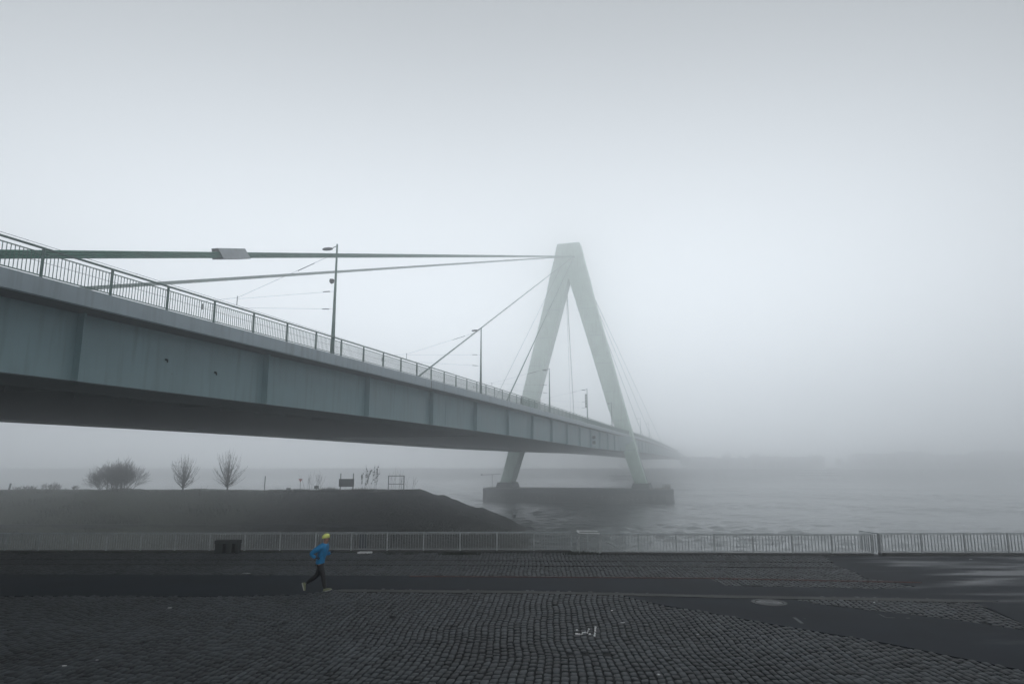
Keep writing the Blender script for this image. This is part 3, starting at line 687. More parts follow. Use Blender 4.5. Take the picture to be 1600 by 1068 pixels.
# plants, trees, signs on the mole
def branch(mb, p, d, L, r, lv, rr, up=.25, spread=.45, nch=3, minr=.008):
    n = 4; pts = [p]; rad = [r]; q = p.copy(); dd = d.copy()
    for i in range(n):
        dd = (dd + Vector((rr.gauss(0, .09), rr.gauss(0, .09), rr.gauss(0, .05) + up * .12))).normalized(); q = q + dd * (L / n); pts.append(q.copy()); rad.append(max(minr, r * (1 - .55 * (i + 1) / n)))
    mb.tube(pts, rad, 5 if lv > 1 else 3, cap=False)
    if lv <= 0: return
    for i in range(nch + (1 if lv > 2 else 0)):
        t = rr.uniform(.3, 1) if i else 1.; k = min(n - 1, int(t * n)); b = pts[k].lerp(pts[k + 1], t * n - k if k < n else 0) if k < n else pts[-1]
        a = rr.uniform(0, 2 * math.pi); sd_ = dd.orthogonal().normalized(); sd_ = Matrix.Rotation(a, 3, dd) @ sd_
        nd = (dd + sd_ * rr.uniform(spread * .6, spread * 1.3)).normalized()
        branch(mb, b, nd, L * rr.uniform(.6, .8), max(minr, r * .55), lv - 1, rr, up, spread, nch, minr)
def mx_(px, Y): return (px - 800) / 1083 * Y
def ground_mole(px, Y=118.): return Vector((mx_(px, Y), Y, -.8))
def bare_tree(px, h, seed, label, spread=.45):
    rr = random.Random(seed); b = ground_mole(px); t = thing('bare_tree', label, 'tree', tuple(b), 'bare trees on the embankment')
    mb = MB(); mb.tube([b, b + Vector((.05, 0, h * .1)), b + Vector((.02, .02, h * .2))], [.15, .13, .12], 8); mb.build('trunk', M['bark'], t)
    mb = MB(); p = b + Vector((.02, .02, h * .12)); pts = [p]; 
    for k in range(8): pts.append(pts[-1] + Vector((rr.gauss(0, .07), rr.gauss(0, .07), h * .72 / 8)))
    mb.tube(pts, [.11 * (1 - .85 * k / 8) + .012 for k in range(9)], 6)
    for k in range(84):        # limbs leave the stem sideways and curve upward into an egg-shaped crown
        a = rr.uniform(0, 2 * math.pi); v = rr.uniform(-.95, 1); rad = math.sqrt(max(0, 1 - v * v)) * (rr.random() ** .45) * (1 - .18 * v)
        tip = b + Vector((math.cos(a) * rad * h * spread * 1.0, math.sin(a) * rad * h * spread * 1.0, h * (.58 + .40 * v)))
        z0 = max(h * .10, (tip.z - b.z) * rr.uniform(.22, .5)); q0 = b + Vector((.02, .02, z0)); md = Vector((tip.x * .75 + q0.x * .25, tip.y * .75 + q0.y * .25, q0.z + (tip.z - q0.z) * .42))
        cv = [q0 * (1 - u) ** 2 + md * 2 * u * (1 - u) + tip * u * u for u in (0, .2, .4, .6, .8, 1)]
        cv = [c + Vector((rr.gauss(0, .05), rr.gauss(0, .05), rr.gauss(0, .04))) if 0 < i else c for i, c in enumerate(cv)]
        mb.tube(cv, [.04, .032, .024, .018, .012, .008], 4, cap=False)
        for m_ in range(6):
            i = rr.randint(1, 4); p = cv[i]; dd = (cv[i + 1] - p).normalized(); sdv = Vector((rr.gauss(0, .5), rr.gauss(0, .5), rr.uniform(.0, .6)))
            mb.tube([p, p + (dd + sdv).normalized() * rr.uniform(.25, .65)], [.013, .008], 3, cap=False)
    mb.build('crown', M['twig'], t)
bare_tree(289, 6.6, 11, 'shorter slender bare tree on the embankment, the left one of two', .42)
bare_tree(358, 7.6, 23, 'taller bare tree with an upright rounded crown on the embankment', .42)
def bush(px, w_, h, seed, n, label, lv=2):
    rr = random.Random(seed); b = ground_mole(px, 120.); mb = MB()
    for k in range(n):
        a = rr.uniform(0, 2 * math.pi); rr_ = rr.random(); ox = math.cos(a) * rr_ * w_ * .28
        p = b + Vector((ox, math.sin(a) * rr_ * 1.5, 0)); d = Vector((ox / (w_ * .5) * 1.1 + rr.gauss(0, .25), rr.gauss(0, .35), 1)).normalized()
        hh = h * (1 - .55 * (abs(ox) / (w_ * .5)) ** 1.6) * rr.uniform(.42, .62); branch(mb, p, d, hh, .03, lv, rr, .35, .55, 3, .014)
    return tag(mb.build('bush', M['twig'], org=tuple(b)), label, 'bush')
bush(185, 12, 3.9, 5, 95, 'wide rounded leafless bush on top of the embankment', 3)
bush(88, 5, 1.3, 6, 34, 'low scrubby bush on the embankment just left of the big rounded bush')
bush(45, 6, 1.0, 8, 34, 'low scrub at the far left of the embankment beside a leaning post')
bush(120, 3, .9, 9, 14, 'tiny scrub at the foot of the big rounded bush')
def shrub(px, h, seed, n, label, leaf=False, w_=1.2, grp='leafless saplings on the embankment'):
    rr = random.Random(seed); b = ground_mole(px, 117.5); mb = MB()
    for k in range(n):
        p = b + Vector((rr.gauss(0, w_ * .3), rr.gauss(0, .3), 0)); branch(mb, p, Vector((rr.gauss(0, .12), rr.gauss(0, .12), 1)).normalized(), h * rr.uniform(.5, .75), .022, 1 if not leaf else 2, rr, .5, .3, 3, .011)
    if leaf:
        vs = [v for v in mb.v if v[2] > b[2] + h * .35]
        for k in range(46):
            c = Vector(rr.choice(vs)); s = rr.uniform(.05, .12); mb.add([c + Vector((-s, 0, -s * .6)), c + Vector((s, .05, -s)), c + Vector((s * .8, 0, s)), c + Vector((-s, .04, s * .7))], [(0, 1, 2, 3)])
    return tag(mb.build('sapling', M['twig'], org=tuple(b)), label, 'sapling', grp)
shrub(481, 3.0, 1, 4, 'leafless sapling close behind the red triangular sign')
shrub(492, 2.9, 2, 5, 'leafless sapling standing between the red triangle and the small dark board')
shrub(502, 3.1, 3, 4, 'leafless sapling just behind the small dark board')
shrub(569, 3.0, 4, 3, 'sapling with a few leaves right of the billboard, the nearer of two', True)
shrub(585, 3.1, 5, 4, 'sapling with a few leaves, left of the open metal frame', True)
shrub(617, 3.3, 6, 4, 'leafless sapling inside the open metal frame, left stem')
shrub(629, 3.4, 7, 3, 'leafless sapling inside the open metal frame, right stem')
shrub(642, 2.6, 8, 4, 'leafless sapling just right of the open metal frame')
shrub(320, 1.2, 9, 2, 'tiny leafless shoot between the two bare trees')
shrub(683, .9, 10, 3, 'small dead branch on the sloping tip of the embankment').location.z -= 1.1
def post(mb, px, h, r=.06, Y=117.): b = Vector((mx_(px, Y), Y, -.85)); mb.tube([b, b + Vector((0, 0, h))], r, 6)
mb = MB(); post(mb, 416, 2.7, .08); tag(mb.build('post', M['steel_dark']), 'plain dark upright post on the embankment right of the bare trees', 'post')
mb = MB(); b = Vector((mx_(19, 117), 117, -.85)); mb.tube([b, b + Vector((.25, 0, 1.5))], .15, 6); tag(mb.build('post', M['steel_dark']), 'short leaning wooden post at the far left of the embankment', 'post')
def board(px0, px1, h0, h1, posts, ph, label, cat, m, name='sign_board', Y=117.):
    x0, x1 = mx_(px0, Y), mx_(px1, Y); zb_ = -.85
    t = thing(name, label, cat, ((x0 + x1) / 2, Y, zb_))
    mb = MB(); mb.box(x0, x1, Y - .06, Y + .02, zb_ + h0, zb_ + h1); mb.build('panel', m, t)
    for q in posts:
        mb = MB(); x = mx_(q, Y); mb.box(x - .07, x + .07, Y + .021, Y + .14, zb_, zb_ + ph); mb.build('post', M['steel_dark'], t)
board(531, 554.5, .95, 2.25, (533.3, 553), 3.15, 'wide dark billboard on two tall posts on the embankment', 'billboard', M['sign_dark'], 'billboard')
board(450, 456.5, .28, .8, (453,), .7, 'small grey board close to the ground, left of the red triangle', 'sign', mat('grey_board', (.16, .18, .2), .6))
board(493, 500, .62, 1.12, (496.5,), 1.0, 'small dark rectangular board on a post among the saplings', 'sign', M['sign_dark'])
t = thing('triangle_sign', 'small red downward pointing triangle sign on a thin post', 'sign', (mx_(471, 117), 117, -.85)); x = mx_(471, 117)
mb = MB(); mb.tube([(x, 117.06, -.85), (x, 117.06, 1.25)], .04, 6); mb.build('post', M['steel_dark'], t)
mb = MB(); mb.add([(x - .34, 117, 1.4), (x + .34, 117, 1.4), (x, 117, .82), (x - .34, 117.03, 1.4), (x + .34, 117.03, 1.4), (x, 117.03, .82)], [(0, 2, 1), (3, 4, 5), (0, 1, 4, 3), (1, 2, 5, 4), (2, 0, 3, 5)]); mb.build('panel', M['red'], t)
t = thing('open_frame', 'open square metal frame with one crossbar on the embankment', 'frame', (mx_(620, 117), 117, -.85)); x0, x1 = mx_(608, 117), mx_(632, 117)
for x in (x0, x1):
    mb = MB(); mb.box(x - .07, x + .07, 116.93, 117.07, -.85, 1.95); mb.build('upright', M['steel_dark'], t)
for z in (.55, 1.88):
    mb = MB(); mb.box(x0 + .072, x1 - .072, 116.94, 117.06, z - .06, z + .06); mb.build('crossbar', M['steel_dark'], t)
# rough grass edge on the crest
mb = MB(); rr = random.Random(12)
for k in range(26000):      # coarse tufts over the whole slope
    x = rr.uniform(-105, 2); y = rr.uniform(102.5, 117); dn = mno.noise(Vector((x * .12, y * .35, 3))) + (.25 if x < -45 else -.1)
    if dn < rr.uniform(-.15, .4): continue
    z = mole_z(x, y); z = z if z > ZW else ZW; h = rr.uniform(.12, .5); w_ = rr.uniform(.03, .09)
    mb.add([(x - w_, y, z - .2), (x + w_, y, z - .2), (x + rr.gauss(0, .2), y - .15, z + h)], [(0, 1, 2)])
for k in range(5200):
    x = rr.uniform(-120, -17) if rr.random() < .5 else rr.uniform(-60, -17); hh = rr.uniform(.1, .38) * (1.4 if mno.noise(Vector((x * .25, 0, 0))) > .1 else .6); y = 116 + abs(rr.gauss(0, 1.5))
    mb.add([(x - .03, y, -.85), (x + .03, y, -.85), (x + rr.gauss(0, .12), y, -.8 + hh)], [(0, 1, 2)])
for px, n_, s_ in ((466, 20, .5), (515, 30, .7), (520, 40, .6), (568, 30, .6), (440, 12, .4), (560, 20, .5)):
    for k in range(n_ * 6):
        x = mx_(px, 117) + rr.gauss(0, .8); hh = rr.uniform(.2, s_ + .3); y = 116.8 + rr.gauss(0, .4)
        mb.add([(x - .05, y, -.85), (x + .05, y, -.85), (x + rr.gauss(0, .2), y, -.8 + hh)], [(0, 1, 2)])
tag(mb.build('rough_grass', M['weed']), 'rough dark grass along the crest of the embankment', 'grass', kind='stuff')

# ------------------------------------------------------------------ railing along the quay
FH = .90
def fence(name, A, Bp, npanel, label, top_m, nb=12, first_post=True):
    A, Bp = Vector(A), Vector(Bp); d = (Bp - A); step = d / npanel; dn = Vector((d.x, d.y, 0)).normalized(); nrm = Vector((-dn.y, dn.x, 0))
    t = thing(name, label, 'railing', tuple(A), 'railings along the quay edge')
    mb = MB(); mb.bar(A + Vector((0, 0, .03)), Bp + Vector((0, 0, .03)), .34, .15); mb.build('kerb_stone', M['kerb'], t)
    mb = MB(); mb.bar(A + Vector((0, 0, FH + .02)), Bp + Vector((0, 0, FH + .02)), .075, .035); mb.build('top_rail', top_m, t)
    # one post and one panel, then copies
    mb = MB(); mb.hexa([tuple(A + dn * a + nrm * b + Vector((0, 0, z))) for z in (.10, FH) for a, b in ((-.03, -.04), (.03, -.04), (.03, .04), (-.03, .04))]); p = mb.build('post', M['rail_steel'], t)
    mb = MB(); L = step.length
    def at(u, z): return A + step * u + Vector((0, 0, z))
    for z, h in ((.17, .03), (FH - .035, .03)): mb.bar(at(.031 / L, z), at(1 - .031 / L, z), .035, h)
    for k in range(1, nb):
        mb.bar(at(k / nb, .185), at(k / nb, FH - .05), .042, .018)
    q = mb.build('panel', M['rail_steel'], t)
    for i in range(npanel + 1):
        if i:
            c = p.copy(); C.objects.link(c); c.location = step * i
            if i < npanel: c = q.copy(); C.objects.link(c); c.location = step * i
    return t
pl = np.array(G(893, 863)); d0 = FL0 - pl; d0 = d0 / np.linalg.norm(d0)
fence('quay_railing', tuple(pl), tuple(pl + d0 * 1.72 * 24), 24, 'long steel railing on the left behind the jogger, in front of the dark embankment', M['rail_top'], 14)
g0, g1 = np.array(G(905, 865)), np.array(G(939, 866)); fr = np.array(G(1364, 868)); fr2 = np.array(G(1375, 868)); fr3 = fr2 + (np.array(G(1599, 868)) - fr2) / np.linalg.norm(np.array(G(1599, 868)) - fr2) * 1.78 * 10
fence('quay_railing', tuple(g1), tuple(fr), 7, 'middle steel railing on the right, between the pale landing rail and the folded gate', M['rail_top'], 12)
fence('quay_railing', tuple(fr2 + np.array([0, 0, .03])), tuple(fr3), 10, 'steel railing right of the folded gate, beside the wet asphalt', M['rail_top'], 13)
# landing gate with the pale offset rail
t = thing('landing_gate', 'short gate section with a pale double top rail at the landing stairs', 'gate', tuple(g0), None)
mb = MB()
for q in (g0, (g0 * .6 + g1 * .4), g1 - np.array([.06, 0, 0])):
    mb.box(q[0] - .035, q[0] + .035, q[1] - .04, q[1] + .04, q[2], q[2] + FH)
mb.build('post', M['rail_steel'], t)
mb = MB()
for k in range(1, 10):
    q = g0 + (g1 - g0) * k / 10; mb.box(q[0] - .01, q[0] + .01, q[1] - .012, q[1] + .012, q[2] + .15, q[2] + FH - .05)
mb.bar(tuple(g0 + [.04, 0, .14]), tuple(g1 + [-.1, 0, .14]), .03, .03); mb.build('panel', M['rail_steel'], t)
mb = MB(); z = FH + .02
mb.bar(tuple(g0 + [0, 0, z]), tuple(g1 + [-.04, 0, z]), .08, .04); mb.bar(tuple(g0 + [0, .02, z + .02]), tuple(g0 + [0, .85, z + .02]), .07, .04); mb.bar(tuple(g0 + [-.03, .85, z + .02]), tuple(g1 + [0, .85, z + .02]), .07, .04)
mb.build('top_rail', M['white'], t)
mb = MB(); mb.box(g0[0] - .04, g0[0] + .04, g0[1] + .82, g0[1] + .9, -1.5, FH + .1); mb.box(g1[0] - .04, g1[0] + .04, g1[1] + .82, g1[1] + .9, -1.5, FH + .1); mb.build('rear_post', M['rail_steel'], t)
# stair handrail descending behind the railing
a = g1 + np.array([.05, .9, .62]); b = a + np.array([2.1, .1, -1.05]); mb = MB(); mb.tube([tuple(a), tuple(b)], .028, 8)
for k in (0, .5, 1): p = a * (1 - k) + b * k; mb.tube([tuple(p), (p[0], p[1], p[2] - 1.0)], .02, 6)
tag(mb.build('stair_handrail', M['rail_steel']), 'thin handrail slanting down to the right behind the landing gate', 'handrail')
mb = MB()
for k in range(12):
    x = a[0] + .1 + k * .28; z = -.35 - k * .15; mb.box(x, x + .28, a[1] - .15, a[1] + 1.1, z - .3, z)
tag(mb.build('stair_flight', M['kerb']), 'stone stairs descending to the water outside the landing gate', 'stairs')
# folded gate
t = thing('folded_gate', 'narrow steel gate folded back at right angles, between the two right hand railings', 'gate', tuple(fr))
mb = MB(); e = fr2 + np.array([-.05, .0, .0]); o_ = fr + np.array([.05, 1.1, 0]); 
for k in range(9):
    q = e + (o_ - e) * k / 8; mb.box(q[0] - .014, q[0] + .014, q[1] - .014, q[1] + .014, q[2] + .14, q[2] + FH)
mb.build('panel', M['rail_steel'], t)
mb = MB(); mb.bar(tuple(e + [0, 0, FH + .04]), tuple(o_ + [0, 0, FH + .04]), .06, .04); mb.build('top_rail', M['rail_top'], t)
mb = MB(); mb.box(fr2[0] - .0, fr2[0] + .05, fr2[1] - .1, fr2[1] - .05, fr2[2], fr2[2] + FH + .02); mb.build('post', M['rail_steel'], t)
# small grey cabinet behind the railing and the pale kerb block
c = np.array(G(567.5, 862)); mb = MB(); y = c[1] - .16
x = c[0]
t = thing('utility_cabinet', 'narrow grey blue cabinet hung on the quay railing above a white slab', 'cabinet', (x, y, c[2]))
mb = MB(); mb.box(x - .17, x + .17, y - .02, y + .08, c[2] + .2, c[2] + .86); mb.build('body', mat('cabinet_paint', (.05, .062, .078), .5), t)
mb = MB(); mb.box(x - .14, x + .14, y - .028, y - .021, c[2] + .24, c[2] + .82); mb.build('door', mat('cabinet_door', (.06, .072, .088), .5), t)
q = np.array(G(570, 865)); mb = MB(); mb.hexa([(q[0] - .33, q[1] - .10, q[2] + .03), (q[0] + .24, q[1] - .10, q[2] + .03), (q[0] + .33, q[1] + .10, q[2] + .03), (q[0] - .24, q[1] + .10, q[2] + .03), (q[0] - .33, q[1] - .10, q[2] + .10), (q[0] + .24, q[1] - .10, q[2] + .10), (q[0] + .33, q[1] + .10, q[2] + .11), (q[0] - .24, q[1] + .10, q[2] + .11)])
tag(mb.build('white_slab', M['white']), 'flat white painted slab at the foot of the railing, right of the jogger', 'slab')
# dark concrete block with two openings at the railing
c0 = np.array(G(338.5, 865)); c1 = np.array(G(373, 865)); wd = c1[0] - c0[0]; z = c0[2] + .02
t = thing('stone_bench', 'low dark bench block with two openings at the railing, left of the jogger', 'bench', tuple(c0))
mb = MB(); mb.box(c0[0] - .02, c1[0] + .02, c0[1] - .28, c0[1] + .14, z + .48, z + .62); mb.build('seat', mat('dark_concrete', (.028, .034, .034), .9, .3, 4), t)
for a_, b_ in ((0, .34), (.5, .72), (.9, 1.0)):
    mb = MB(); mb.box(c0[0] + wd * a_, c0[0] + wd * b_, c0[1] - .26, c0[1] + .12, z, z + .478); mb.build('leg', mat('dark_concrete', (.026, .032, .032), .9, .3, 4), t)
mb = MB(); mb.box(c0[0], c1[0], c0[1] + .06, c0[1] + .10, z, z + .47); mb.build('back_panel', M['black'], t)
# weeds along the railing foot
mb = MB(); rr = random.Random(2)
def tuft(x, y, n, s):
    for k in range(n):
        xx = x + rr.gauss(0, s * 1.6); yy = y + rr.gauss(0, s * .5); h = rr.uniform(.04, s); z = zg(xx) + .02
        mb.add([(xx - .012, yy, z), (xx + .012, yy, z), (xx + rr.gauss(0, .05), yy + rr.gauss(0, .03), z + h)], [(0, 1, 2)])
for k in range(230):
    x = rr.uniform(-24, 12.5); tuft(x, fence_y(x) - .22 + rr.gauss(0, .05), 14, .07)
for px, n_, s_ in ((903, 180, .22), (912, 120, .18), (720, 260, .14), (700, 120, .12), (738, 160, .12), (1094, 160, .14), (1122, 90, .1), (1410, 160, .13), (1472, 120, .1), (1545, 180, .12), (35, 90, .12), (1000, 100, .1), (1045, 120, .1), (640, 100, .1), (1183, 60, .09), (1590, 90, .1), (610, 120, .09)):
    p = G(px, 866.5); tuft(p[0], p[1] + .02, n_, s_)
tag(mb.build('weeds', M['weed']), 'dark weeds growing along the foot of the quay railing', 'weeds', kind='stuff')

# ------------------------------------------------------------------ small things on the quay
def ring_mesh(mb, c, r0, r1, z0, z1, n=28):
    a = np.linspace(0, 2 * math.pi, n, endpoint=False)
    rings = [[(c[0] + r * math.cos(t), c[1] + r * math.sin(t), c[2] + z) for t in a] for r, z in ((r0, z0), (r0, z1), (r1, z1), (r1, z0))]
    mb.sweep(rings + [rings[0]], caps=False)
c = G(1202, 942.5); t = thing('manhole', 'round manhole cover set in the dark asphalt', 'manhole cover', c)
mb = MB(); ring_mesh(mb, c, .40, .50, .02, .042); mb.build('rim', mat('manhole_rim', (.035, .04, .042), .6, .3, 8), t)
mb = MB(); ring_mesh(mb, c, .0, .37, .02, .040); 
mb.build('cover', mat('manhole_iron', (.018, .02, .022), .45, .3, 12, metal=.4), t)
mb = MB(); ring_mesh(mb, c, .24, .28, .041, .046); ring_mesh(mb, c, .12, .15, .041, .046); mb.build('cast_ring', mat('manhole_relief', (.045, .05, .052), .4, .3, 12, metal=.4), t)
def blob(name, px, py, sx, sy, h, m, label, cat, group=None, seed=0, rot=0):
    rr = random.Random(seed); c = G(px, py); mb = MB(); n = 9; T = Matrix.Rotation(rot, 3, 'Z'); base = .045
    rs_ = [rr.uniform(.75, 1.15) for _ in range(n)]
    mb.sweep([[tuple(Vector(c) + T @ Vector((math.cos(2 * math.pi * k / n) * sx * rs_[k] * g, math.sin(2 * math.pi * k / n) * sy * rs_[k] * g, z))) for k in range(n)] for g, z in ((1, base), (.95, base + h * .6), (.5, base + h))])
    return tag(mb.build(name, m, org=c), label, cat, group)
for i, (px, py, sx, sy, lb) in enumerate(((100, 1043, .05, .035, 'small white scrap of litter near the bottom left of the cobbles'), (151, 1034, .035, .02, 'dull pale scrap of litter right of the white one at bottom left'), (265, 951.5, .06, .05, 'small pale scrap of litter on the cobbles below the left end of the path'),
        (973, 975, .075, .035, 'white paper scrap on the cobbles right of the painted marks'), (1029, 1057, .035, .03, 'small white scrap of litter at the bottom edge right of centre'), (385, 897, .16, .03, 'thin pale scrap lying on the cobbles just above the path, left of the jogger'),
        (1366, 943, .03, .03, 'tiny pale scrap on the kerb right of the manhole'), (1517, 875, .07, .07, 'small white scrap of litter on the wet asphalt at right'), (956, 956, .04, .03, 'tiny pale scrap on the cobbles above the white paper'), (1090, 994, .03, .03, 'tiny pale scrap on the cobbles left of the asphalt curve'))):
    blob('litter', px, py, sx, sy, .012, M['whiteplastic'] if i % 2 else M['white'], lb, 'litter', 'scraps of litter on the quay', i)
# worn white paint on a few setts
mb = MB()
for px, py, w_, h_ in ((930.5, 981.5, .04, .06), (930, 984.5, .028, .07), (930, 987.5, .03, .08), (929.5, 991, .03, .08), (929, 994.5, .035, .08), (901.5, 986, .04, .05), (901, 991.8, .055, .04), (905, 992.2, .05, .02), (911.5, 990, .06, .02), (909.5, 992.3, .035, .02), (914.5, 989.5, .04, .025), (920.3, 984.8, .022, .08), (919, 987.5, .03, .03), (921.6, 992.2, .04, .05), (917.8, 990, .02, .03)):
    w_ *= .62; h_ *= .62; c = G(px, py); z = c[2] + .047; mb.add([(c[0] - w_, c[1] - h_, z), (c[0] + w_, c[1] - h_ * .8, z), (c[0] + w_ * .8, c[1] + h_, z), (c[0] - w_ * .9, c[1] + h_ * .9, z), (c[0] - w_, c[1] - h_, z - .03), (c[0] + w_, c[1] - h_ * .8, z - .03), (c[0] + w_ * .8, c[1] + h_, z - .03), (c[0] - w_ * .9, c[1] + h_ * .9, z - .03)], [(0, 1, 2, 3), (7, 6, 5, 4), (4, 5, 1, 0), (5, 6, 2, 1), (6, 7, 3, 2), (7, 4, 0, 3)])
tag(mb.build('painted_marks', M['white']), 'worn white painted dashes and strokes on the cobbles', 'road marking')
mb = MB()
for (p, q, wd) in (((1241, 966), (1254, 975.5), .045), ((1374, 961), (1384, 966), .02), ((1384, 966), (1399, 966.5), .02), ((1416, 967), (1422, 967), .03), ((1258, 967.5), (1257, 968), .02)):
    a, b = Vector(G(*p)), Vector(G(*q)); mb.bar(a + Vector((0, 0, .03)), b + Vector((0, 0, .03)), wd * 2, .012)
tag(mb.build('chalk_strokes', mat('worn_paint', (.12, .135, .14), .8, .3, 9)), 'faded short paint strokes on the dark asphalt right of the manhole', 'road marking')

# ------------------------------------------------------------------ jogger
def skin_mesh(chains, sub=2, name='m', root=0):
    """chains: lists of (key, (x,y,z), r or (rx,ry)); equal keys are one joint"""
    idx = {}; vs = []; rad = []; ed = []
    for ch in chains:
        prev = None
        for it in ch:
            k = it[0]
            if k not in idx: idx[k] = len(vs); vs.append(it[1]); rad.append(it[2])
            if prev is not None: ed.append((prev, idx[k]))
            prev = idx[k]
    me = bpy.data.meshes.new(name); me.from_pydata(vs, ed, []); o = bpy.data.objects.new(name, me); C.objects.link(o)
    m = o.modifiers.new('Skin', 'SKIN'); m.use_smooth_shade = True
    if not me.skin_vertices: 
        with bpy.context.temp_override(object=o, active_object=o): bpy.ops.mesh.customdata_skin_add()
    for i, r in enumerate(rad):
        me.skin_vertices[0].data[i].radius = r if hasattr(r, '__len__') else (r, r); me.skin_vertices[0].data[i].use_root = (i == root)
    s = o.modifiers.new('Sub', 'SUBSURF'); s.levels = sub; s.render_levels = sub
    dg = bpy.context.evaluated_depsgraph_get(); out = bpy.data.meshes.new_from_object(o.evaluated_get(dg)); bpy.data.objects.remove(o)
    return out
def put(me, name, m, parent):
    me.materials.clear(); me.materials.append(m); o = bpy.data.objects.new(name, me); C.objects.link(o); o.parent = parent; return o
M['skin'] = mat('skin', (.34, .20, .15), .55, .08, 20)
M['jacket'] = mat('blue_running_jacket', (.003, .22, .50), .55, .25, 7, bump=.6, bscale=9, dist=.03)
M['tights'] = mat('black_tights', (.003, .003, .004), .6, .2, 10)
M['hat'] = mat('yellow_cap', (.84, .92, .26), .6, .08, 12, bump=.3, bscale=40)
M['shoe'] = mat('running_shoe', (.20, .22, .12), .6, .3, 25)
M['sole'] = mat('pale_sole', (.45, .47, .42), .6)
M['glove'] = mat('dark_glove', (.012, .013, .02), .7)
M['hair'] = mat('brown_hair', (.03, .02, .015), .8)
def Z(u, v): return ((u - 620) * .0024, (935 - v) * .0024)
def person_runner():
    g = G(509.5, 924); t = thing('person', 'jogger in a blue jacket, yellow cap and black tights running to the right', 'person', g)
    J = dict(pel=(-.235, 0, .93), sp1=(-.215, 0, 1.08), sp2=(-.175, 0, 1.25), ch=(-.14, 0, 1.40), nk=(-.10, 0, 1.52), hd0=(-.07, 0, 1.58), hd1=(-.068, 0, 1.67), hd2=(-.08, 0, 1.77),
             hipR=(-.24, -.09, .88), hipL=(-.21, .09, .88), kR=(-.09, -.09, .49), aR=(-.02, -.09, .10), kL=(-.36, .10, .50), aL=(-.70, .10, .25),
             sR=(-.19, -.19, 1.43), eR=(-.50, -.27, 1.22), wR=(-.33, -.22, 1.10), sL=(-.12, .19, 1.42), eL=(-.13, .27, 1.14), wL=(.05, .17, 1.22))
    j = lambda k, r: (k, J[k], r)
    body = skin_mesh([[j('pel', (.14, .10)), j('sp1', (.125, .095)), j('sp2', (.145, .10)), j('ch', (.15, .10)), j('nk', .075), j('hd0', (.09, .08)), j('hd1', (.115, .10)), j('hd2', (.10, .09))],
                      [j('pel', .1), j('hipR', .088), j('kR', .056), j('aR', .038)], [j('pel', .1), j('hipL', .088), j('kL', .056), j('aL', .038)],
                      [j('ch', .1), j('sR', .06), j('eR', .042), j('wR', .03)], [j('ch', .1), j('sL', .06), j('eL', .042), j('wL', .03)]])
    b = put(body, 'body', M['skin'], t)
    # nose, ear, jaw as one small skin piece fused on the face
    face = MB(); hx, hy, hz = J['hd1']
    face.sweep([[(hx + .085 + dx, y, hz - .005 + z) for y, z in ((-.018 * s, -.03 * s), (.018 * s, -.03 * s), (.012 * s, .03 * s), (-.012 * s, .03 * s))] for dx, s in ((0, 1), (.022, .6), (.030, .2))])
    for sgn in (-1, 1): face.sweep([[(hx - .01 + math.cos(a) * .018, hy + sgn * (.070 + d_), hz - .02 + math.sin(a) * .030) for a in np.linspace(0, 2 * math.pi, 8, endpoint=False)] for d_ in (0, .02)])
    fo = face.build('face', M['skin'], org=(0, 0, 0)); fo.parent = t
    e = MB()
    for sgn in (-1, 1): e.box(hx + .082, hx + .094, sgn * .03 - .009, sgn * .03 + .009, hz - .005, hz + .007)
    e.box(hx + .078, hx + .088, -.02, .02, hz - .066, hz - .058)
    eo = e.build('eyes_and_mouth', M['hair'], org=(0, 0, 0)); eo.parent = t
    jk = skin_mesh([[('hem', (-.245, 0, .84), (.19, .16)), ('h2', (-.24, 0, .95), (.185, .155)), j('sp1', (.18, .15)), j('sp2', (.205, .165)), j('ch', (.20, .155)), ('col', (-.10, 0, 1.54), (.11, .10))],
                    [j('ch', .1), j('sR', .115), ('mR', (-.36, -.24, 1.32), .095), j('eR', .085), ('fR', (-.40, -.25, 1.14), .072), j('wR', .055)],
                    [j('ch', .1), j('sL', .115), ('mL', (-.13, .24, 1.27), .095), j('eL', .085), j('wL', .055)]])
    put(jk, 'jacket', M['jacket'], t)
    ti = skin_mesh([[('wst', (-.235, 0, 1.02), (.16, .14)), j('pel', (.18, .15))], [j('pel', .1), j('hipR', .13), ('tR', (-.155, -.09, .68), .108), j('kR', .082), ('cR', (-.075, -.09, .35), .078), j('aR', .05)],
                    [j('pel', .1), j('hipL', .13), ('tL', (-.27, .10, .68), .108), j('kL', .082), ('cL', (-.50, .10, .40), .078), j('aL', .05)]])
    put(ti, 'tights', M['tights'], t)
    # cap
    mb = MB(); cx, cz = -.078, 1.73; rg = []
    for k in range(9):
        ph = -.30 + (math.pi / 2 + .25) * k / 8; rr = max(.01, math.cos(ph)); rg.append([(cx + math.cos(a) * rr * .132 - .012 * (1 - k / 8), math.sin(a) * rr * .105, cz + math.sin(ph) * .115 + math.cos(a) * .022 * rr) for a in np.linspace(0, 2 * math.pi, 16, endpoint=False)])
    mb.sweep(rg); o = mb.build('cap', M['hat'], org=(0, 0, 0), smooth=True); o.parent = t
    def shoe(ax, ay, az, ang, toe):
        Tm = Matrix.Translation((ax, ay, az)) @ Matrix.Rotation(-ang, 4, 'Y')
        mb = MB(); rg = []
        for u, w_, h in ((-.075, .028, .05), (-.06, .036, .085), (-.01, .038, .095), (.06, .042, .07), (.13, .045, .05), (.18, .038, .035), (.20, .02, .02)):
            rg.append([tuple(Tm @ Vector((u, math.cos(a) * w_, -.075 + h / 2 + math.sin(a) * h / 2))) for a in np.linspace(0, 2 * math.pi, 10, endpoint=False)])
        mb.sweep(rg); o = mb.build('shoe', M['shoe'], org=(0, 0, 0), smooth=True); o.parent = t
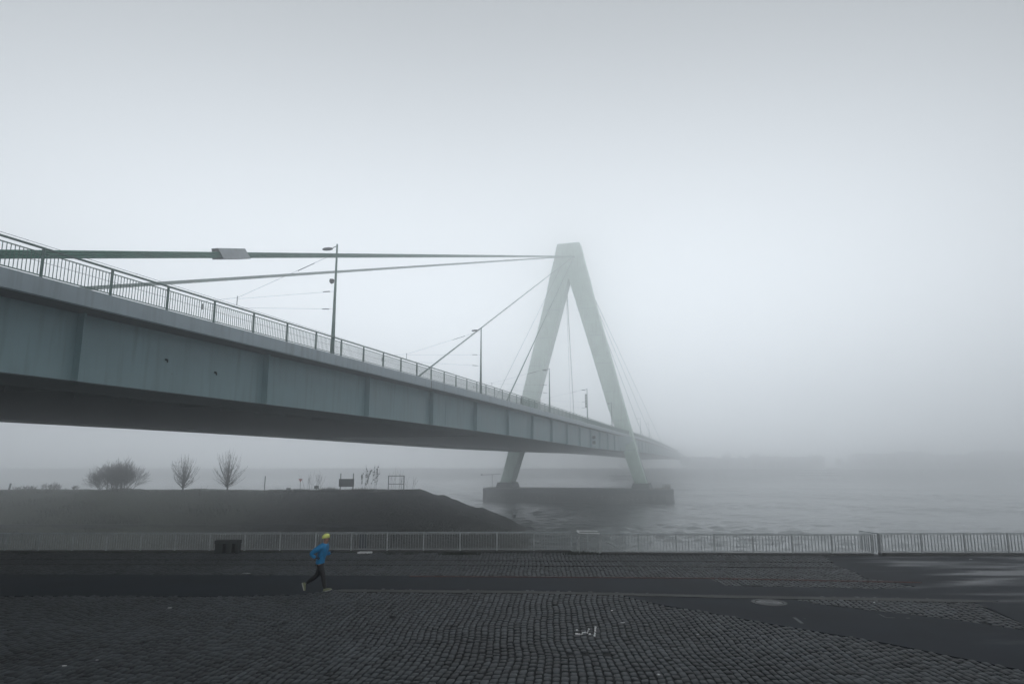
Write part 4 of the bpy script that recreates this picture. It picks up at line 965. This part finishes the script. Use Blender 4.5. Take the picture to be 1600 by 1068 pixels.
        mb = MB(); mb.sweep([[tuple(Tm @ Vector((u, -w_, -.09))), tuple(Tm @ Vector((u, w_, -.09))), tuple(Tm @ Vector((u, w_, -.066))), tuple(Tm @ Vector((u, -w_, -.066)))] for u, w_ in ((-.08, .026), (-.05, .038), (.06, .042), (.14, .047), (.195, .03))])
        s = mb.build('sole', M['sole'], org=(0, 0, 0)); s.parent = o
    shoe(-.015, -.09, .115, R(17), 0); shoe(-.72, .10, .215, R(-72), 0)
    # gloves: palm with five curled fingers
    for (w_, dirv, sg) in ((J['wR'], Vector((.9, .1, -.25)).normalized(), -1), (J['wL'], Vector((.85, -.15, .35)).normalized(), 1)):
        w_ = Vector(w_); dn = dirv; yv = Vector((0, 1, 0)); yv = (yv - dn * yv.dot(dn)).normalized(); up = dn.cross(yv)
        P_ = lambda a, b, c: tuple(w_ + dn * a + yv * b + up * c)
        ch = [[('w', P_(0, 0, 0), .028), ('p1', P_(.045, 0, 0), (.034, .022)), ('p2', P_(.085, 0, 0), (.034, .02))]]
        hand = skin_mesh(ch, 1); ho = put(hand, 'glove', M['glove'], t)
        for k in range(4):
            z0 = (k - 1.5) * .019; l = (.062, .07, .066, .052)[k]
            f = skin_mesh([[('a', P_(.082, 0, -z0), .009), ('b', P_(.082 + l * .5, -sg * .006, -z0), .009), ('c', P_(.085 + l * .62, sg * -.03, -z0), .008), ('d', P_(.085 + l * .35, sg * -.045, -z0), .007)]], 1); put(f, 'finger', M['glove'], ho)
        f = skin_mesh([[('a', P_(.03, 0, .03), .011), ('b', P_(.06, -sg * .012, .045), .010), ('c', P_(.085, -sg * .03, .035), .008)]], 1); put(f, 'thumb', M['glove'], ho)
    return t
jog = person_runner()

# people far up on the bridge
def walker(px_s, lat, label, first=None):
    t = thing('person', label, 'person', bp(px_s, lat, zt(px_s)), 'people walking on the bridge', rz=R(20))
    b = skin_mesh([[('p', (0, 0, .92), (.14, .11)), ('c', (0, 0, 1.38), (.17, .12)), ('n', (0, 0, 1.54), .055), ('h', (.02, 0, 1.66), (.09, .10)), ('h2', (.02, 0, 1.76), .075)],
                   [('p', 0, 0), ('hr', (0, -.09, .85), .09), ('kr', (.16, -.09, .48), .06), ('ar', (.12, -.09, .06), .045), ('fr', (.25, -.09, .04), .035)],
                   [('p', 0, 0), ('hl', (0, .09, .85), .09), ('kl', (-.05, .09, .48), .06), ('al', (-.28, .09, .12), .045), ('fl', (-.18, .09, .04), .035)],
                   [('c', 0, 0), ('sr', (0, -.2, 1.42), .06), ('er', (-.1, -.25, 1.14), .045), ('wr', (.05, -.25, .93), .035)],
                   [('c', 0, 0), ('sl', (0, .2, 1.42), .06), ('el', (.08, .25, 1.14), .045), ('wl', (.2, .22, .95), .035)]], 1)
    put(b, 'body', mat('dark_coat', (.03, .033, .04), .8), t); return t
walker(98.5, 27.2, 'dark walker on the bridge, seen above the railing before the far pylon leg')
walker(137, 27.6, 'faint dark figure on the bridge just left of the lamp with boxes')

# ------------------------------------------------------------------ far bank
YB = 596.
mb = MB(); mb.sweep([[(x, YB, ZW - .5), (x, YB + 14, -2.5), (x, YB + 16, -2.0), (x, 700, -1.5), (x, 700, -9), (x, YB, -9)] for x in np.linspace(-610, 610, 41)])
tag(mb.build('far_bank', M['bank']), kind='structure')
rr = random.Random(31)
def building(x0, x1, y, h, m, label, roof=None, fl=3.4):
    t = thing('building', label, 'building', ((x0 + x1) / 2, y, -2), 'buildings on the far bank')
    mb = MB(); mb.box(x0, x1, y, y + 16, -2.2, -2 + h); mb.build('wall', m, t)
    mb = MB(); n = int((x1 - x0) / 4); nf = int(h / fl)
    for i in range(n):
        for j in range(nf):
            a = x0 + (i + .5) * (x1 - x0) / n; z = -2 + j * fl + 1.2; mb.box(a - .8, a + .8, y - .06, y - .01, z, z + 1.7)
    mb.build('window', M['window'], t)['kind'] = 'stuff'
    mb = MB(); mb.add([(x0 - .4, y - .4, h - 2), (x1 + .4, y - .4, h - 2), (x1 + .4, y + 16.4, h - 2), (x0 - .4, y + 16.4, h - 2), (x0 + 1, y + 8, h + (roof or 2) - 2), (x1 - 1, y + 8, h + (roof or 2) - 2)], [(3, 2, 1, 0), (0, 1, 5, 4), (2, 3, 4, 5), (1, 2, 5), (3, 0, 4)])
    mb.build('roof', M['roof'], t)
def bx_(px, Y=625.): return (px - 800) / 1083 * Y
BL = [(1085, 1130, 15, 0, 'hazy block on the far bank, first right of where the bridge fades'), (1134, 1180, 13, 0, 'hazy low block on the far bank left of the moored white ship'), (1184, 1236, 14, 1, 'pale hazy block on the far bank directly left of the white ship'),
      (1242, 1300, 12, 0, 'hazy low block right behind the white ship'), (1352, 1420, 19, 1, 'broad pale hazy block on the far bank, right of the white roofs'), (1424, 1470, 22, 0, 'tall hazy block on the far bank at right'), (1474, 1540, 17, 1, 'pale hazy block on the far bank near the right edge'), (1545, 1640, 20, 0, 'rightmost hazy block on the far bank')]
for a, b, h, li, lb in BL: building(bx_(a), bx_(b), 640, h * .62, M['facade_light'] if li else M['facade'], lb, rr.uniform(2, 5))
def far_tree(px, h, label):
    x = bx_(px, 618.); t = thing('tree', label, 'tree', (x, 618, -2), 'trees on the far bank')
    mb = MB(); mb.tube([(x, 618, -2.2), (x, 618, h * .5 - 2)], [.4, .2], 6); mb.build('trunk', M['bark'], t)
    mb = MB()
    for k in range(260):
        v = Vector((rr.gauss(0, 1), rr.gauss(0, 1), rr.gauss(0, 1))).normalized() * rr.random() ** .4; c = Vector((x + v.x * h * .36, 618 + v.y * 3, -2 + h * .62 + v.z * h * .38)); s = rr.uniform(.3, .7)
        d = Vector((rr.gauss(0, 1), rr.gauss(0, 1), rr.gauss(0, 1))).normalized(); e = d.orthogonal().normalized() * s; f = d.cross(e)
        mb.add([c - e - f, c + e - f * .6, c + e * .8 + f, c - e * .7 + f], [(0, 1, 2, 3)])
    mb.build('crown', M['crown'], t)
for i in range(26): far_tree(1075 + i * 21 + rr.uniform(-9, 9), rr.uniform(6, 15), 'faint bare tree in the row along the far bank')
def ship(px0, px1, Y, label, decks, name='ship', h=1.9):
    x0, x1 = mx_(px0, Y), mx_(px1, Y); t = thing(name, label, 'ship', ((x0 + x1) / 2, Y, ZW)); L = x1 - x0
    mb = MB(); mb.sweep([[(x0 + L * u, Y - w_, ZW + 2.1 + up_), (x0 + L * u, Y - w_ * .7, ZW - .5), (x0 + L * u, Y + w_ * .7, ZW - .5), (x0 + L * u, Y + w_, ZW + 2.1 + up_)] for u, w_, up_ in ((0, .6, .7), (.08, 2.4, .3), (.2, 4, 0), (.9, 4, 0), (1, 3, .1))]); mb.build('hull', M['white'], t)
    for k in range(decks):
        a = .08 + k * .07; b = .97 - k * .10; z = ZW + 2.1 + k * h
        mb = MB(); mb.box(x0 + L * a, x0 + L * b, Y - 3.4, Y + 3.4, z, z + h * .6); mb.build('window_band', M['window'], t)
        mb = MB(); mb.box(x0 + L * a - .5, x0 + L * b + .4, Y - 3.7, Y + 3.7, z + h * .6, z + h); mb.build('deck_edge', M['white'], t)
        for q in np.linspace(a + .02, b - .02, 14):
            pass
    return t
ship(1240, 1312, 560, 'long white river ship with stacked decks moored at the far bank', 3)
ship(948, 992, 520, 'small white boat moored behind the near pylon leg under the bridge', 1, 'boat', 2.4)
# gangway crane beside the boat
a = Vector((mx_(966, 530), 530, 2.8)); b = Vector((mx_(986, 530), 530, -4)); mb = MB(); mb.bar(a, b, .5, .6); mb.bar(b, (b.x, 530, ZW), .4, .4)
tag(mb.build('crane_jib', M['whiteplastic']), 'pale slanting jib above the small boat behind the near pylon leg', 'crane')
# white tent roofs
for i, (px, w_) in enumerate(((1320, 8), (1331, 9), (1342, 7))):
    x = bx_(px, 610); mb = MB(); z = -2; h = 4 + (i == 1) * 1.5
    mb.add([(x - w_ / 2, 606, z), (x + w_ / 2, 606, z), (x + w_ / 2, 614, z), (x - w_ / 2, 614, z), (x - w_ / 2, 606, z + h), (x + w_ / 2, 606, z + h), (x + w_ / 2, 614, z + h), (x - w_ / 2, 614, z + h), (x, 610, z + h + 3)], [(0, 1, 5, 4), (1, 2, 6, 5), (2, 3, 7, 6), (3, 0, 4, 7), (4, 5, 8), (5, 6, 8), (6, 7, 8), (7, 4, 8)])
    tag(mb.build('tent', M['white']), ('left', 'middle, tallest', 'right')[i] + ' of three faint white tent roofs on the far bank', 'tent', 'white tent roofs on the far bank')

# ------------------------------------------------------------------ haze
mb = MB(); mb.box(-640, 640, -120, 720, -11.5, 82)
hz = mb.build('haze', []) if False else None
me = bpy.data.meshes.new('haze'); me.from_pydata(mb.v, [], mb.f); ho = bpy.data.objects.new('haze', me); C.objects.link(ho); ho['kind'] = 'stuff'
hm = bpy.data.materials.new('haze'); hm.use_nodes = True; n = hm.node_tree; n.nodes.clear()
out = n.nodes.new('ShaderNodeOutputMaterial'); pv = n.nodes.new('ShaderNodeVolumePrincipled')
pv.inputs['Density'].default_value = HAZE_DENSITY; pv.inputs['Color'].default_value = HAZE_COLOR; pv.inputs['Anisotropy'].default_value = HAZE_G
n.links.new(pv.outputs[0], out.inputs['Volume']); me.materials.append(hm)
